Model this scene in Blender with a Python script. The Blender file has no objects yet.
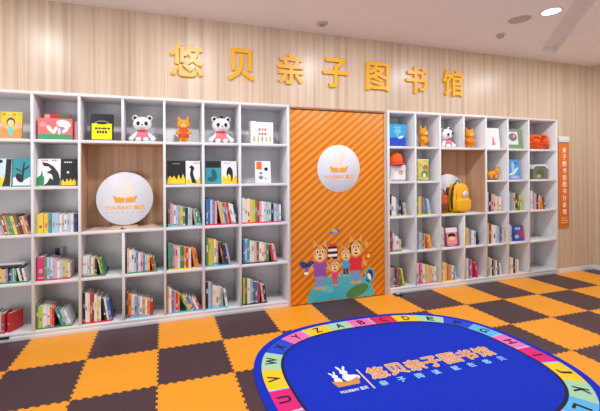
import bpy, bmesh, math, random
from mathutils import Matrix, Vector
C = bpy.context.scene.collection
PI = math.pi

# ------------------------------------------------------------------ camera, world, lights, exposure
H = 1.6704
cam_data = bpy.data.cameras.new('camera'); cam = bpy.data.objects.new('camera', cam_data); C.objects.link(cam)
yaw, roll = 0.3049, -0.0052
r_ = Vector((math.cos(yaw), -math.sin(yaw), 0)); f_ = Vector((math.sin(yaw), math.cos(yaw), 0)); u_ = Vector((0, 0, 1))
r3 = r_ * math.cos(roll) + u_ * math.sin(roll); u3 = u_ * math.cos(roll) - r_ * math.sin(roll)
M = Matrix.Identity(4)
for i in range(3):
    M[i][0], M[i][1], M[i][2] = r3[i], u3[i], -f_[i]
M[2][3] = H
cam.matrix_world = M
cam_data.sensor_width = 36; cam_data.lens = 36 * 359.4 / 600
cam_data.shift_x = 24.26 / 600; cam_data.shift_y = -32.82 / 600
cam_data.clip_start = 0.05
S = bpy.context.scene
S.camera = cam
S.view_settings.view_transform = 'Standard'; S.view_settings.look = 'None'
S.view_settings.gamma = 1; S.view_settings.use_curve_mapping = False
S.view_settings.exposure = -0.26
W = bpy.data.worlds.new('room_daylight'); S.world = W; W.use_nodes = True
W.node_tree.nodes['Background'].inputs[0].default_value = (1.0, 0.985, 0.965, 1)
W.node_tree.nodes['Background'].inputs[1].default_value = 0.82

def area(name, loc, target, sx, sy, power, col):
    l = bpy.data.lights.new(name, 'AREA'); l.shape = 'RECTANGLE'; l.size = sx; l.size_y = sy; l.energy = power; l.color = col
    o = bpy.data.objects.new(name, l); C.objects.link(o); o.location = loc
    o.rotation_euler = (Vector(target) - Vector(loc)).to_track_quat('-Z', 'Y').to_euler()
    return o
area('ceiling_fill_light', (-3.6, -1.6, 1.2), (2.2, 3.0, 3.2), 2.6, 2.0, 110, (0.95, 0.97, 1.0))  # unseen fill light added behind the camera, aimed up to brighten the ceiling
DOWN_POWER = 36

# ------------------------------------------------------------------ helpers
def lin(c):
    return tuple((v / 12.92 if v <= .04045 else ((v + .055) / 1.055) ** 2.4) for v in (x / 255 for x in c))
MATS = {}
def mat(name, col, rough=.5, noise=0, scale=30, bump=0, spec=.5, sheen=0):
    if name in MATS: return MATS[name]
    m = bpy.data.materials.new(name); m.use_nodes = True; nt = m.node_tree; b = nt.nodes['Principled BSDF']
    c = lin(col); b.inputs['Base Color'].default_value = (*c, 1); b.inputs['Roughness'].default_value = rough
    b.inputs['Specular IOR Level'].default_value = spec
    if sheen: b.inputs['Sheen Weight'].default_value = sheen
    if noise or bump:
        tc = nt.nodes.new('ShaderNodeTexCoord'); n = nt.nodes.new('ShaderNodeTexNoise'); n.inputs['Scale'].default_value = scale
        n.inputs['Detail'].default_value = 4; nt.links.new(tc.outputs['Object'], n.inputs['Vector'])
        if noise:
            r = nt.nodes.new('ShaderNodeValToRGB'); e = r.color_ramp.elements
            e[0].position = .3; e[1].position = .7
            e[0].color = (*[v * (1 - noise) for v in c], 1); e[1].color = (*[min(1, v * (1 + noise)) for v in c], 1)
            nt.links.new(n.outputs['Fac'], r.inputs['Fac']); nt.links.new(r.outputs['Color'], b.inputs['Base Color'])
        if bump:
            bp = nt.nodes.new('ShaderNodeBump'); bp.inputs['Strength'].default_value = bump; bp.inputs['Distance'].default_value = .004
            nt.links.new(n.outputs['Fac'], bp.inputs['Height']); nt.links.new(bp.outputs['Normal'], b.inputs['Normal'])
    MATS[name] = m
    return m
def wood(name, dark, mid, light, rough=.4, stretch=(14, 14, .35), plank=0, spec=.5):
    m = bpy.data.materials.new(name); m.use_nodes = True; nt = m.node_tree; b = nt.nodes['Principled BSDF']
    b.inputs['Roughness'].default_value = rough; b.inputs['Specular IOR Level'].default_value = spec
    tc = nt.nodes.new('ShaderNodeTexCoord'); mp = nt.nodes.new('ShaderNodeMapping'); mp.inputs['Scale'].default_value = stretch
    nt.links.new(tc.outputs['Object'], mp.inputs['Vector'])
    n = nt.nodes.new('ShaderNodeTexNoise'); n.inputs['Scale'].default_value = 1.0; n.inputs['Detail'].default_value = 5; n.inputs['Roughness'].default_value = .65
    nt.links.new(mp.outputs['Vector'], n.inputs['Vector'])
    r = nt.nodes.new('ShaderNodeValToRGB'); e = r.color_ramp.elements
    e[0].position = .3; e[0].color = (*lin(dark), 1); e[1].position = .72; e[1].color = (*lin(light), 1)
    k = e.new(.5); k.color = (*lin(mid), 1)
    nt.links.new(n.outputs['Fac'], r.inputs['Fac'])
    out = r.outputs['Color']
    if plank:
        mp2 = nt.nodes.new('ShaderNodeMapping'); mp2.inputs['Scale'].default_value = (1 / plank, 1 / plank, 0)
        nt.links.new(tc.outputs['Object'], mp2.inputs['Vector'])
        sep = nt.nodes.new('ShaderNodeSeparateXYZ'); nt.links.new(mp2.outputs['Vector'], sep.inputs['Vector'])
        ad = nt.nodes.new('ShaderNodeMath'); ad.operation = 'ADD'
        nt.links.new(sep.outputs['X'], ad.inputs[0]); nt.links.new(sep.outputs['Y'], ad.inputs[1])
        fl = nt.nodes.new('ShaderNodeMath'); fl.operation = 'FLOOR'; nt.links.new(ad.outputs[0], fl.inputs[0])
        wn = nt.nodes.new('ShaderNodeTexWhiteNoise'); wn.noise_dimensions = '1D'; nt.links.new(fl.outputs[0], wn.inputs['W'])
        hs = nt.nodes.new('ShaderNodeHueSaturation')
        mr = nt.nodes.new('ShaderNodeMapRange'); mr.inputs['To Min'].default_value = .965; mr.inputs['To Max'].default_value = 1.03
        nt.links.new(wn.outputs['Value'], mr.inputs['Value']); nt.links.new(mr.outputs['Result'], hs.inputs['Value'])
        nt.links.new(out, hs.inputs['Color']); out = hs.outputs['Color']
    nt.links.new(out, b.inputs['Base Color'])
    MATS[name] = m
    return m

class MB:
    def __init__(self): self.v = []; self.f = []; self.mi = []; self.sm = []
    def add(self, vs, fs, m=0, smooth=False, X=None):
        o = len(self.v)
        self.v += [tuple(X @ Vector(p)) if X else tuple(p) for p in vs]
        for q in fs: self.f.append([o + i for i in q]); self.mi.append(m); self.sm.append(smooth)
        return self
    def box(self, x0, x1, y0, y1, z0, z1, m=0, X=None):
        vs = [(x, y, z) for z in (z0, z1) for y in (y0, y1) for x in (x0, x1)]
        return self.add(vs, [(0, 2, 3, 1), (4, 5, 7, 6), (0, 1, 5, 4), (2, 6, 7, 3), (0, 4, 6, 2), (1, 3, 7, 5)], m, False, X)
    def rbox(self, x0, x1, y0, y1, z0, z1, r, m=0, X=None, seg=3):
        b = bmesh.new(); bmesh.ops.create_cube(b, size=1)
        for v in b.verts: v.co = Vector(((x0 + x1) / 2 + v.co.x * (x1 - x0), (y0 + y1) / 2 + v.co.y * (y1 - y0), (z0 + z1) / 2 + v.co.z * (z1 - z0)))
        bmesh.ops.bevel(b, geom=list(b.edges), offset=r, segments=seg, profile=.5, affect='EDGES')
        return self.bm(b, m, True, X)
    def bm(self, b, m=0, smooth=False, X=None):
        b.verts.index_update()
        self.add([v.co[:] for v in b.verts], [[v.index for v in f.verts] for f in b.faces], m, smooth, X); b.free(); return self
    def ball(self, c, r, m=0, X=None, u=16, w=10, pw=1.0):
        rx, ry, rz = r if isinstance(r, tuple) else (r, r, r)
        vs = [(c[0], c[1], c[2] + rz)]
        for j in range(1, w):
            a = PI * j / w
            for i in range(u):
                t = 2 * PI * i / u
                s = abs(math.sin(a)) ** pw
                vs.append((c[0] + rx * s * math.cos(t), c[1] + ry * s * math.sin(t), c[2] + rz * math.copysign(abs(math.cos(a)) ** pw, math.cos(a))))
        vs.append((c[0], c[1], c[2] - rz)); n = len(vs)
        fs = [(0, 1 + i, 1 + (i + 1) % u) for i in range(u)]
        for j in range(w - 2):
            for i in range(u):
                a = 1 + j * u + i; b = 1 + j * u + (i + 1) % u; fs.append((a, a + u, b + u, b))
        fs += [(n - 1, n - 1 - u + (i + 1) % u, n - 1 - u + i) for i in range(u)]
        return self.add(vs, fs, m, True, X)
    def lathe(self, prof, m=0, X=None, u=32, smooth=True, caps=True):
        vs = []; fs = []
        for r, z in prof: vs += [(r * math.cos(2 * PI * i / u), r * math.sin(2 * PI * i / u), z) for i in range(u)]
        for j in range(len(prof) - 1):
            for i in range(u): fs.append((j * u + i, j * u + (i + 1) % u, (j + 1) * u + (i + 1) % u, (j + 1) * u + i))
        if caps: fs += [tuple(range(u))[::-1], tuple(range((len(prof) - 1) * u, len(prof) * u))]
        return self.add(vs, fs, m, smooth, X)
    def tube(self, pts, r, m=0, X=None, u=8):
        pts = [Vector(p) for p in pts]; vs = []; fs = []
        for i, p in enumerate(pts):
            d = (pts[min(i + 1, len(pts) - 1)] - pts[max(i - 1, 0)]).normalized()
            a = d.cross(Vector((0, 0, 1)) if abs(d.z) < .9 else Vector((0, 1, 0))).normalized(); b = d.cross(a)
            rr = r[i] if isinstance(r, (list, tuple)) else r
            vs += [tuple(p + a * math.cos(2 * PI * k / u) * rr + b * math.sin(2 * PI * k / u) * rr) for k in range(u)]
        for i in range(len(pts) - 1):
            for k in range(u): fs.append((i * u + k, i * u + (k + 1) % u, (i + 1) * u + (k + 1) % u, (i + 1) * u + k))
        fs += [tuple(range(u))[::-1], tuple(range((len(pts) - 1) * u, len(pts) * u))]
        return self.add(vs, fs, m, True, X)
    def prism(self, poly, d0, d1, m=0, X=None):
        """2-D polygon (x, z) on a vertical face: front at y=-d1, back at y=-d0"""
        n = len(poly)
        vs = [(x, -d1, z) for x, z in poly] + [(x, -d0, z) for x, z in poly]
        fs = [tuple(range(n)), tuple(range(n, 2 * n))[::-1]] + [(i, i + n, (i + 1) % n + n, (i + 1) % n) for i in range(n)]
        return self.add(vs, fs, m, False, X)
    def oval(self, cx, cz, rx, rz, d0, d1, m=0, X=None, rot=0, n=24, a0=0, a1=2 * PI):
        full = abs(a1 - a0 - 2 * PI) < 1e-6
        pts = []
        for i in range(n if full else n + 1):
            t = a0 + (a1 - a0) * i / n
            x, z = rx * math.cos(t), rz * math.sin(t)
            pts.append((cx + x * math.cos(rot) - z * math.sin(rot), cz + x * math.sin(rot) + z * math.cos(rot)))
        return self.prism(pts, d0, d1, m, X)
    def text(self, body, x0, x1, z0, z1, d0, d1, m=0, X=None, bold=0.0):
        """lettering fitted to a rectangle of a vertical face"""
        cu = bpy.data.curves.new('lettering', 'FONT'); cu.body = body; cu.size = 1; cu.extrude = .05; cu.resolution_u = 3
        o = bpy.data.objects.new('lettering', cu); C.objects.link(o)
        dg = bpy.context.evaluated_depsgraph_get(); me = bpy.data.meshes.new_from_object(o.evaluated_get(dg))
        vs = [v.co[:] for v in me.vertices]; fs = [tuple(p.vertices) for p in me.polygons]
        bpy.data.objects.remove(o); bpy.data.curves.remove(cu); bpy.data.meshes.remove(me)
        if not vs: return self
        kk = [0] * len(vs)
        if bold:      # heavier strokes: the outline repeated with small offsets
            n0 = len(vs); base_v, base_f = vs, fs; vs, fs, kk = [], [], []
            for k, (dx, dy) in enumerate(((-1, 0), (1, 0), (0, -1), (0, 1), (-.7, -.7), (.7, .7), (-.7, .7), (.7, -.7))):
                vs += [(v[0] + dx * bold, v[1] + dy * bold, v[2]) for v in base_v]; fs += [tuple(i + k * n0 for i in q) for q in base_f]; kk += [k] * n0
        ax, bx = min(v[0] for v in vs), max(v[0] for v in vs); ay, by = min(v[1] for v in vs), max(v[1] for v in vs)
        out = [(x0 + (v[0] - ax) / (bx - ax) * (x1 - x0), -(d0 + (d1 - d0) * (v[2] + .05) / .1) - kk[i] * .00012, z0 + (v[1] - ay) / max(1e-6, by - ay) * (z1 - z0)) for i, v in enumerate(vs)]
        return self.add(out, fs, m, False, X)
    def build(self, name, mats, parent=None):
        me = bpy.data.meshes.new(name); me.from_pydata(self.v, [], self.f)
        mats = mats if isinstance(mats, (list, tuple)) else [mats]
        for m in mats: me.materials.append(m)
        me.polygons.foreach_set('material_index', self.mi); me.polygons.foreach_set('use_smooth', self.sm); me.update()
        o = bpy.data.objects.new(name, me); C.objects.link(o)
        if parent: o.parent = parent
        return o
def tag(o, label=None, cat=None, group=None, kind=None):
    if label: o['label'] = label
    if cat: o['category'] = cat
    if group: o['group'] = group
    if kind: o['kind'] = kind
    return o
def thing(name, label, cat, loc=(0, 0, 0), rz=0, group=None):
    o = bpy.data.objects.new(name, None); C.objects.link(o); o.location = loc; o.rotation_euler = (0, 0, rz); o.empty_display_size = .05
    return tag(o, label, cat, group)
T = Matrix.Translation
def R(a, ax): return Matrix.Rotation(a, 4, ax)

# ------------------------------------------------------------------ palette
white_lam = mat('white_laminate', (221, 221, 225), .35, .02, 6)
oak = wood('oak_lining', (170, 132, 102), (196, 158, 126), (214, 178, 148), .45)
wallwood = wood('pale_wood_panelling', (180, 155, 132), (203, 180, 157), (219, 200, 180), .33, (18, 18, .22), .3, .5)
ceil_m = mat('ceiling_paint', (238, 236, 238), .8, .01, 3)
orange_mat = mat('orange_foam', (241, 158, 32), .45, .05, 60, .1, .5)
brown_mat = mat('brown_foam', (72, 49, 55), .45, .06, 60, .1, .5)
gold = mat('gold_letter', (238, 172, 24), .35)
gold_side = mat('gold_letter_side', (205, 130, 20), .4)
black_m = mat('black_plastic', (26, 26, 30), .4)
grey_m = mat('grey_plastic', (190, 184, 182), .5)
white_m = mat('white_print', (216, 219, 228), .45)
orange_p = mat('orange_print', (238, 158, 46), .5)

# ------------------------------------------------------------------ floor of interlocking foam
TILE, FX0, FY1, D = .6124, -1.2736, 3.5912, 4.2
def edge(n=9, amp=.015):
    p = [(0, 0)]
    for k in range(n):
        a = k / n; s = 1 / n
        p += [(a + .27 * s, -amp / 2), (a + .2 * s, amp / 2), (a + .8 * s, amp / 2), (a + .73 * s, -amp / 2)]
    return p + [(1, 0)]
EDG = edge()
def hx(i, j, flat):   # along +x at row line j
    y = FY1 + TILE * (1 - j); x = FX0 + TILE * i
    if flat: return [(x, D + .02), (x + TILE, D + .02)]
    return [(x + t * TILE, y + d) for t, d in EDG]
def vy(i, j):         # along -y at seam i
    y = FY1 + TILE * (1 - j); x = FX0 + TILE * i
    return [(x + d, y - t * TILE) for t, d in EDG]
fl = MB()
for j in range(0, 6):
    for i in range(-5, 14):
        top = hx(i, j, j == 0); bot = hx(i, j + 1, False); le = vy(i, j); ri = vy(i + 1, j)
        if j == 0:
            le = [(x, min(y, D + .02)) for x, y in le]; le[0] = top[0]; ri = [(x, y) for x, y in ri]; ri[0] = top[1]
        poly = top + ri[1:] + bot[::-1][1:] + le[::-1][1:-1]
        fl.add([(x, y, 0) for x, y in poly][::-1], [tuple(range(len(poly)))], 0 if (i + j) % 2 == 0 else 1)
fl.box(FX0 - 5 * TILE, FX0 + 14 * TILE, FY1 - 5 * TILE, D + .1, -.03, -.002, 1)
tag(fl.build('floor', [orange_mat, brown_mat]), 'orange and brown checkerboard floor of interlocking foam tiles', None, None, 'structure')

# ------------------------------------------------------------------ walls, ceiling
WY = D + .02; ZC = 3.45; XR = 6.99; XL = -4.4
w = MB()
w.box(XL, XR + .1, WY, WY + .45, 2.495, ZC + .02)
w.box(6.129, XR + .1, WY, WY + .45, 0, 2.495)
w.box(XL, -1.885, WY, WY + .45, 0, 2.495)
w.box(1.503, 1.52, WY, WY + .45, 0, 2.495); w.box(2.88, 2.919, WY, WY + .45, 0, 2.495)
w.box(1.52, 2.88, WY + .12, WY + .45, 0, 2.495)
tag(w.build('wall_back', wallwood), 'pale vertical grain wood wall above and beside the bookcases', None, None, 'structure')
w = MB(); w.box(XR, XR + .1, -1, WY, 0, ZC + .02)
tag(w.build('wall_right', wallwood), None, None, None, 'structure')
w = MB(); w.rbox(6.135, XR, WY - .014, WY, 0, .075, .003); w.build('baseboard_back', white_lam)['kind'] = 'structure'
w = MB(); w.rbox(XR - .014, XR, -1, WY - .014, 0, .075, .003); w.build('baseboard_right', white_lam)['kind'] = 'structure'
# ceiling with a recessed diagonal slot
A_, B_ = Vector((5.47, 4.005)), Vector((5.70, 3.935)); dv = Vector((-1, -.995)) * 3.0
hole = [A_, B_, B_ + dv, A_ + dv]
outer = [Vector((XL, WY)), Vector((XR, WY)), Vector((XR, -.4)), Vector((XL, -.4))]
c = MB()
vs = [(p.x, p.y, ZC) for p in outer + hole]; vt = [(p.x, p.y, ZC + .1) for p in hole]
c.add(vs + vt, [(0, 1, 5, 4), (1, 2, 6, 5), (2, 3, 7, 6), (3, 0, 4, 7), (4, 5, 9, 8), (5, 6, 10, 9), (6, 7, 11, 10), (7, 4, 8, 11), (8, 9, 10, 11)])
c.box(XL, XR, -.4, WY, ZC + .11, ZC + .14)
tag(c.build('ceiling', ceil_m), 'off white plaster ceiling with a recessed diagonal slot', None, None, 'structure')

# ------------------------------------------------------------------ bookcases
SH = [.081, .559, 1.044, 1.526, 2.009, 2.495]     # bottom board top, shelf lines, top
Y0, Y1 = D, D + .38
TK = .013
def bookcase(name, label, xs, niche):
    t = thing(name, label, 'bookcase', ((xs[0] + xs[-1]) / 2, D, 0))
    ox = (xs[0] + xs[-1]) / 2
    def part(nm, x0, x1, y0, y1, z0, z1, m=white_lam, r=.0012):
        b = MB(); b.rbox(x0 - ox, x1 - ox, y0 - D, y1 - D, z0, z1, r, 0, None, 1); return b.build(nm, m, t)
    nl, nr = niche
    x0, x1 = xs[0], xs[-1]
    part('side_panel', x0 - .012, x0 + TK, Y0, Y1, 0, 2.51); part('side_panel', x1 - TK, x1 + .012, Y0, Y1, 0, 2.51)
    part('plinth', x0 + TK, x1 - TK, Y0 + .001, Y0 + .02, 0, .052)
    part('bottom_board', x0 + TK, x1 - TK, Y0, Y1, .053, .081)
    part('top_board', x0 + TK, x1 - TK, Y0, Y1, 2.48, 2.51)
    part('back_panel', x0 + TK, x1 - TK, Y1 - .012, Y1, .082, 2.479)
    for k, x in enumerate(xs[1:-1], 1):
        if nl < k < nr:
            part('divider', x - TK, x + TK, Y0, Y1 - .013, .082, SH[2] - .016); part('divider', x - TK, x + TK, Y0, Y1 - .013, SH[4] + .016, 2.479)
        else: part('divider', x - TK, x + TK, Y0, Y1 - .013, .082, 2.479)
    for k in range(len(xs) - 1):
        for q in (1, 2, 3, 4):
            if q == 3 and nl <= k < nr: continue
            if q in (2, 4) and nl <= k < nr:
                if k == nl: part('shelf', xs[nl] + TK, xs[nr] - TK, Y0 + .0005, Y1 - .013, SH[q] - .015, SH[q] + .015)
                continue
            part('shelf', xs[k] + TK, xs[k + 1] - TK, Y0 + .0005, Y1 - .013, SH[q] - .015, SH[q] + .015)
    a, b = xs[nl] + TK, xs[nr] - TK; z0, z1 = SH[2] + .0155, SH[4] - .0155
    li = MB(); li.box(a - ox, b - ox, Y1 - .02 - D, Y1 - .0135 - D, z0, z1)
    li.box(a - ox, a + .006 - ox, .012, Y1 - .021 - D, z0, z1); li.box(b - .006 - ox, b - ox, .012, Y1 - .021 - D, z0, z1)
    li.box(a + .0065 - ox, b - .0065 - ox, .012, Y1 - .021 - D, z1 - .006, z1)
    tag(li.build('niche_lining', oak, t), 'warm oak lining of the display niche')
    return t
LX = [-1.867, -1.257, -.831, -.41, .021, .449, .880, 1.487]
RX = [2.935, 3.374, 3.795, 4.223, 4.642, 5.073, 5.506, 6.116]
bookcase('bookcase', 'white cubby bookcase left of the orange door, with a wood niche holding a round sign', LX, (2, 4))
bookcase('bookcase', 'white cubby bookcase right of the orange door, with a wood niche holding a yellow backpack', RX, (2, 4))
def shelf_top(row): return SH[5 - row] + (.015 if row < 5 else 0) + .0008   # row 1 is the top row

# ------------------------------------------------------------------ logo artwork (rabbits in a basket)
def rabbit(mb, x, z, s, d, m, X, flip=1):
    mb.oval(x, z, .042 * s, .05 * s, 0, d, m, X)                                    # body
    mb.oval(x, z + .075 * s, .032 * s, .03 * s, 0, d * 1.02, m, X)                  # head
    mb.oval(x - .016 * s * flip, z + .13 * s, .011 * s, .036 * s, 0, d * 1.04, m, X, .25 * flip)
    mb.oval(x + .024 * s * flip, z + .125 * s, .011 * s, .034 * s, 0, d * 1.06, m, X, -.5 * flip)
def basket_pts(x, z, w, h):
    n = 9; top = []
    for i in range(n * 2 + 1):
        t = i / (n * 2); top.append((x - w / 2 + w * t, z + h * (.62 if i % 2 else .78) + h * .34 * abs(2 * t - 1) ** 2))
    return [(x + w * .40, z), (x + w * .5, z + h * .6)] + top[::-1][1:-1] + [(x - w * .5, z + h * .6), (x - w * .40, z)]
def basket(mb, x, z, w, h, d, m, m2, X):
    L = [(x - .5 * w, z + 1.05 * h), (x - .38 * w, z + .02 * h), (x - .02 * w, z), (x - .02 * w, z + .6 * h), (x - .12 * w, z + .85 * h), (x - .17 * w, z + .62 * h), (x - .24 * w, z + .9 * h), (x - .3 * w, z + .68 * h), (x - .38 * w, z + .92 * h)]
    mb.prism(L[::-1] if False else L, 0, d, m, X)
    mb.prism([(2 * x - a, b) for a, b in L][::-1], 0, d, m, X)
pale_print = mat('pale_peach_print', (238, 222, 204), .5)
grey_print = mat('grey_print', (188, 192, 200), .5)
text_orange = mat('lettering_orange', (240, 170, 90), .5)
def logo_disc(parent, r, thick, X, texture_off=0):
    """white disc with rabbits, basket and lettering; X places the disc centre, face towards -y"""
    d = MB(); d.lathe([(r - .004, 0), (r, .004), (r, thick - .003), (r - .003, thick)], 0, X @ R(PI / 2, 'X'), 64)
    di = d.build('disc', white_m, parent)
    s = r / .3
    Z = X @ T((0, -thick, 0))
    b = MB(); basket(b, 0, -.05 * s, .265 * s, .08 * s, .0016, 0, 0, Z); b.build('basket_emblem', orange_p, di)
    b = MB(); rabbit(b, -.045 * s, .04 * s, .7 * s, .0006, 0, Z, -1); rabbit(b, .04 * s, .06 * s, .95 * s, .0006, 0, Z, 1); b.build('rabbit_emblem', pale_print, di)
    b = MB(); b.text('YOURBAY 悠贝', -.21 * s, .21 * s, -.128 * s, -.076 * s, 0, .0014, 0, Z, .03); b.build('lettering', text_orange, di)
    b = MB()
    for k in range(8): b.box((-.2 + k * .054) * s, (-.178 + k * .054) * s, -.001, 0, -.166 * s, -.15 * s, 0, Z)
    b.build('small_lettering', grey_print, di)
    return di

# ------------------------------------------------------------------ orange sliding door
stripe = bpy.data.materials.new('orange_striped_print'); stripe.use_nodes = True
nt = stripe.node_tree; bs = nt.nodes['Principled BSDF']; bs.inputs['Roughness'].default_value = .45
tc = nt.nodes.new('ShaderNodeTexCoord'); mp = nt.nodes.new('ShaderNodeMapping'); mp.vector_type = 'POINT'
mp.inputs['Rotation'].default_value = (0, math.radians(-51), 0)
wv = nt.nodes.new('ShaderNodeTexWave'); wv.wave_type = 'BANDS'; wv.bands_direction = 'X'; wv.inputs['Scale'].default_value = 4.1; wv.inputs['Distortion'].default_value = 0
rp = nt.nodes.new('ShaderNodeValToRGB'); rp.color_ramp.elements[0].position = .2; rp.color_ramp.elements[0].color = (*lin((198, 104, 4)), 1)
rp.color_ramp.elements[1].position = .75; rp.color_ramp.elements[1].color = (*lin((230, 144, 22)), 1)
nt.links.new(tc.outputs['Object'], mp.inputs['Vector']); nt.links.new(mp.outputs['Vector'], wv.inputs['Vector'])
nt.links.new(wv.outputs['Fac'], rp.inputs['Fac']); nt.links.new(rp.outputs['Color'], bs.inputs['Base Color'])
door = thing('door_1', 'orange striped sliding door between the bookcases with cartoon animals and a round logo', None, (2.2, D + .03, 0)); door['kind'] = 'structure'
b = MB(); b.rbox(-.678, 0.678, 0, .04, .003, 2.468, .003); b.build('door_leaf', stripe, door)
b = MB(); b.box(-.68, .68, -.02, .05, 2.472, 2.494); b.build('head_rail', mat('dark_rail', (150, 105, 70), .5), door)
dX = T((0, 0, 0))
logo = logo_disc(door, .308, .004, T((-.005, 0, 1.72)))
# printed picture at the foot of the door
P_ = {k: mat('print_' + k, v, .5) for k, v in dict(fur=(226, 160, 80), furlight=(244, 205, 150), purple=(150, 78, 160), red=(214, 40, 58), blue=(60, 160, 210), pink=(226, 60, 110), jeans=(120, 150, 200), dark=(40, 36, 44), teal=(72, 178, 190), green=(70, 130, 70), white=(238, 238, 240), navy=(44, 60, 120), yellow=(245, 205, 60)).items()}
b = MB(); b.oval(0.03, .012, .49, .345, 0, .001, 0, None, 0, 32, 0, PI)
b.oval(.26, .1, .17, .075, .001, .0016, 1, None, .3); b.oval(-.2, .17, .12, .05, .001, .0016, 2, None, -.3)
tag(b.build('printed_globe', [P_['teal'], P_['green'], mat('print_seagreen', (96, 196, 200), .5)], door), 'teal printed globe with a green patch')
def printed_animal(x, z, s, shirt, legs, label, k=1.0):
    g = MB(); q = .0018; hz = z + .45 * s
    for sd in (-1, 1):
        g.prism([(x + sd * .05 * s - .035 * s, z + .03 * s), (x + sd * .05 * s + .035 * s, z + .03 * s), (x + sd * .045 * s + .04 * s, z + .27 * s), (x + sd * .045 * s - .04 * s, z + .27 * s)], 0, q, 2)
        g.oval(x + sd * .055 * s, z + .02 * s, .05 * s, .026 * s, 0, q * 1.1, 0)
        g.oval(x + sd * .15 * s, z + .36 * s, .038 * s, .1 * s, 0, q * 1.05, 0, None, sd * .7)
        g.oval(x + sd * .085 * s, z + .41 * s, .04 * s, .06 * s, 0, q * 1.15, 1, None, sd * .6)
    g.prism([(x - .11 * s, z + .22 * s), (x + .11 * s, z + .22 * s), (x + .1 * s, z + .44 * s), (x - .1 * s, z + .44 * s)], 0, q * 1.2, 1)
    def hd(dz): return hz + (dz - .45) * s * k
    ks = s * k
    g.oval(x, hd(.585), .12 * ks, .135 * ks, 0, q * 1.3, 0)
    for sd in (-1, 1):
        g.prism([(x + sd * .11 * ks, hd(.63)), (x + sd * .03 * ks, hd(.71)), (x + sd * .105 * ks, hd(.81))][::sd], 0, q * 1.3, 0)
        g.oval(x + sd * .045 * ks, hd(.62), .024 * ks, .03 * ks, 0, q * 1.6, 4)
        g.oval(x + sd * .043 * ks, hd(.617), .014 * ks, .02 * ks, 0, q * 1.8, 5)
    g.oval(x, hd(.535), .075 * ks, .062 * ks, 0, q * 1.5, 3); g.oval(x, hd(.565), .02 * ks, .014 * ks, 0, q * 1.7, 5); g.oval(x, hd(.51), .03 * ks, .014 * ks, 0, q * 1.7, 5)
    return tag(g.build('printed_animal', [P_['fur'], P_[shirt], P_[legs], P_['furlight'], P_['white'], P_['dark']], door), label)
printed_animal(-.28, .17, .77, 'purple', 'jeans', 'printed orange animal in a purple shirt', 1.08)
printed_animal(.09, .31, .44, 'blue', 'navy', 'small printed orange animal in a blue shirt', 1.5)
printed_animal(.24, .2, .77, 'red', 'jeans', 'printed orange animal in a red shirt', 1.08)
printed_animal(-.07, .2, .38, 'pink', 'pink', 'small printed orange animal in pink', 1.65)
b = MB()
for k, (mm, ww) in enumerate(((1, .15), (0, .13), (1, .15), (0, .12), (1, .13), (2, .1))):
    b.box(-.1 - ww / 2, -.1 + ww / 2, -.0012, 0, .545 + k * .034, .575 + k * .034, mm)
b.build('printed_book_stack', [P_['white'], P_['dark'], P_['red']], door)
b = MB()
for s_ in (-1, 1): b.oval(-.46 + s_ * .045, .5, .06, .04, 0, .0012, 0, None, s_ * .5)
b.oval(-.45, .43, .04, .045, 0, .0016, 1); b.oval(-.47, .39, .03, .02, 0, .002, 2)
b.build('printed_open_book', [P_['navy'], P_['purple'], P_['white']], door)
b = MB(); b.oval(-.07, .9, .075, .03, 0, .0012, 0, None, .15); b.prism([(-.12, .9), (-.02, .9), (-.09, .95)], 0, .0016, 1); b.oval(-.06, .885, .04, .014, 0, .002, 2)
b.build('printed_aeroplane', [P_['purple'], P_['fur'], P_['teal']], door)
b = MB(); b.oval(.45, .29, .075, .1, 0, .001, 0); b.oval(.45, .29, .05, .075, 0, .0014, 1); b.oval(.44, .27, .025, .05, 0, .0018, 2, None, .4)
b.build('printed_ring_toy', [P_['teal'], P_['navy'], P_['white']], door)
b = MB(); b.oval(.43, .55, .045, .05, 0, .001, 0); b.oval(.43, .55, .028, .03, 0, .0014, 1); b.oval(.4, .7, .03, .045, 0, .001, 2)
b.build('printed_trinkets', [P_['red'], P_['yellow'], P_['fur']], door)

# ------------------------------------------------------------------ gold characters on the wall
LET = [('悠', .085, .45), ('贝', .74, 1.055), ('亲', 1.358, 1.701), ('子', 1.962, 2.32), ('图', 2.588, 2.944), ('书', 3.218, 3.569), ('馆', 3.847, 4.207)]
where = ['leftmost of the seven', 'second from left of the seven', 'third from left of the seven', 'above the middle of the orange door', 'third from right of the seven', 'second from right of the seven', 'rightmost of the seven']
for (ch, a, e), wh in zip(LET, where):
    b = MB(); b.text(ch, a - (a + e) / 2, e - (a + e) / 2, -.19, .19, 0, .03, 0, None, .022)
    o = b.build('wall_character', gold); o.location = ((a + e) / 2, WY, 2.957)
    tag(o, 'gold Chinese character %s on the wood wall, %s' % (ch, wh), 'wall letter', 'gold characters on the wood wall')

# ------------------------------------------------------------------ vertical orange sign by the right bookcase
sg = thing('wall_sign', 'narrow vertical orange sign with white characters beside the right bookcase', 'sign', (6.283, WY, .745))
b = MB(); b.rbox(-.112, .112, -.02, 0, 0, 1.39, .006); b.build('panel', mat('sign_orange', (214, 112, 34), .45), sg)
b = MB(); b.rbox(-.118, .122, -.03, 0, 1.395, 1.495, .012); tag(b.build('cap', white_m, sg), 'white cap on top of the sign')
b = MB()
for k, ch in enumerate('亲子图书馆图书行家馆'):
    z = 1.27 - k * .112
    b.text(ch, -.042, .042, z - .044, z + .044, 0, .002, 0, T((0, -.02, 0)), .015)
b.build('lettering', mat('sign_white', (250, 236, 220), .5), sg)
b = MB()
for k in range(3): b.box(-.075, .075 - .02 * (k == 2), -.0215, -.02, .075 + k * .038, .09 + k * .038)
b.build('small_lettering', mat('sign_peach', (244, 180, 120), .5), sg)

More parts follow.
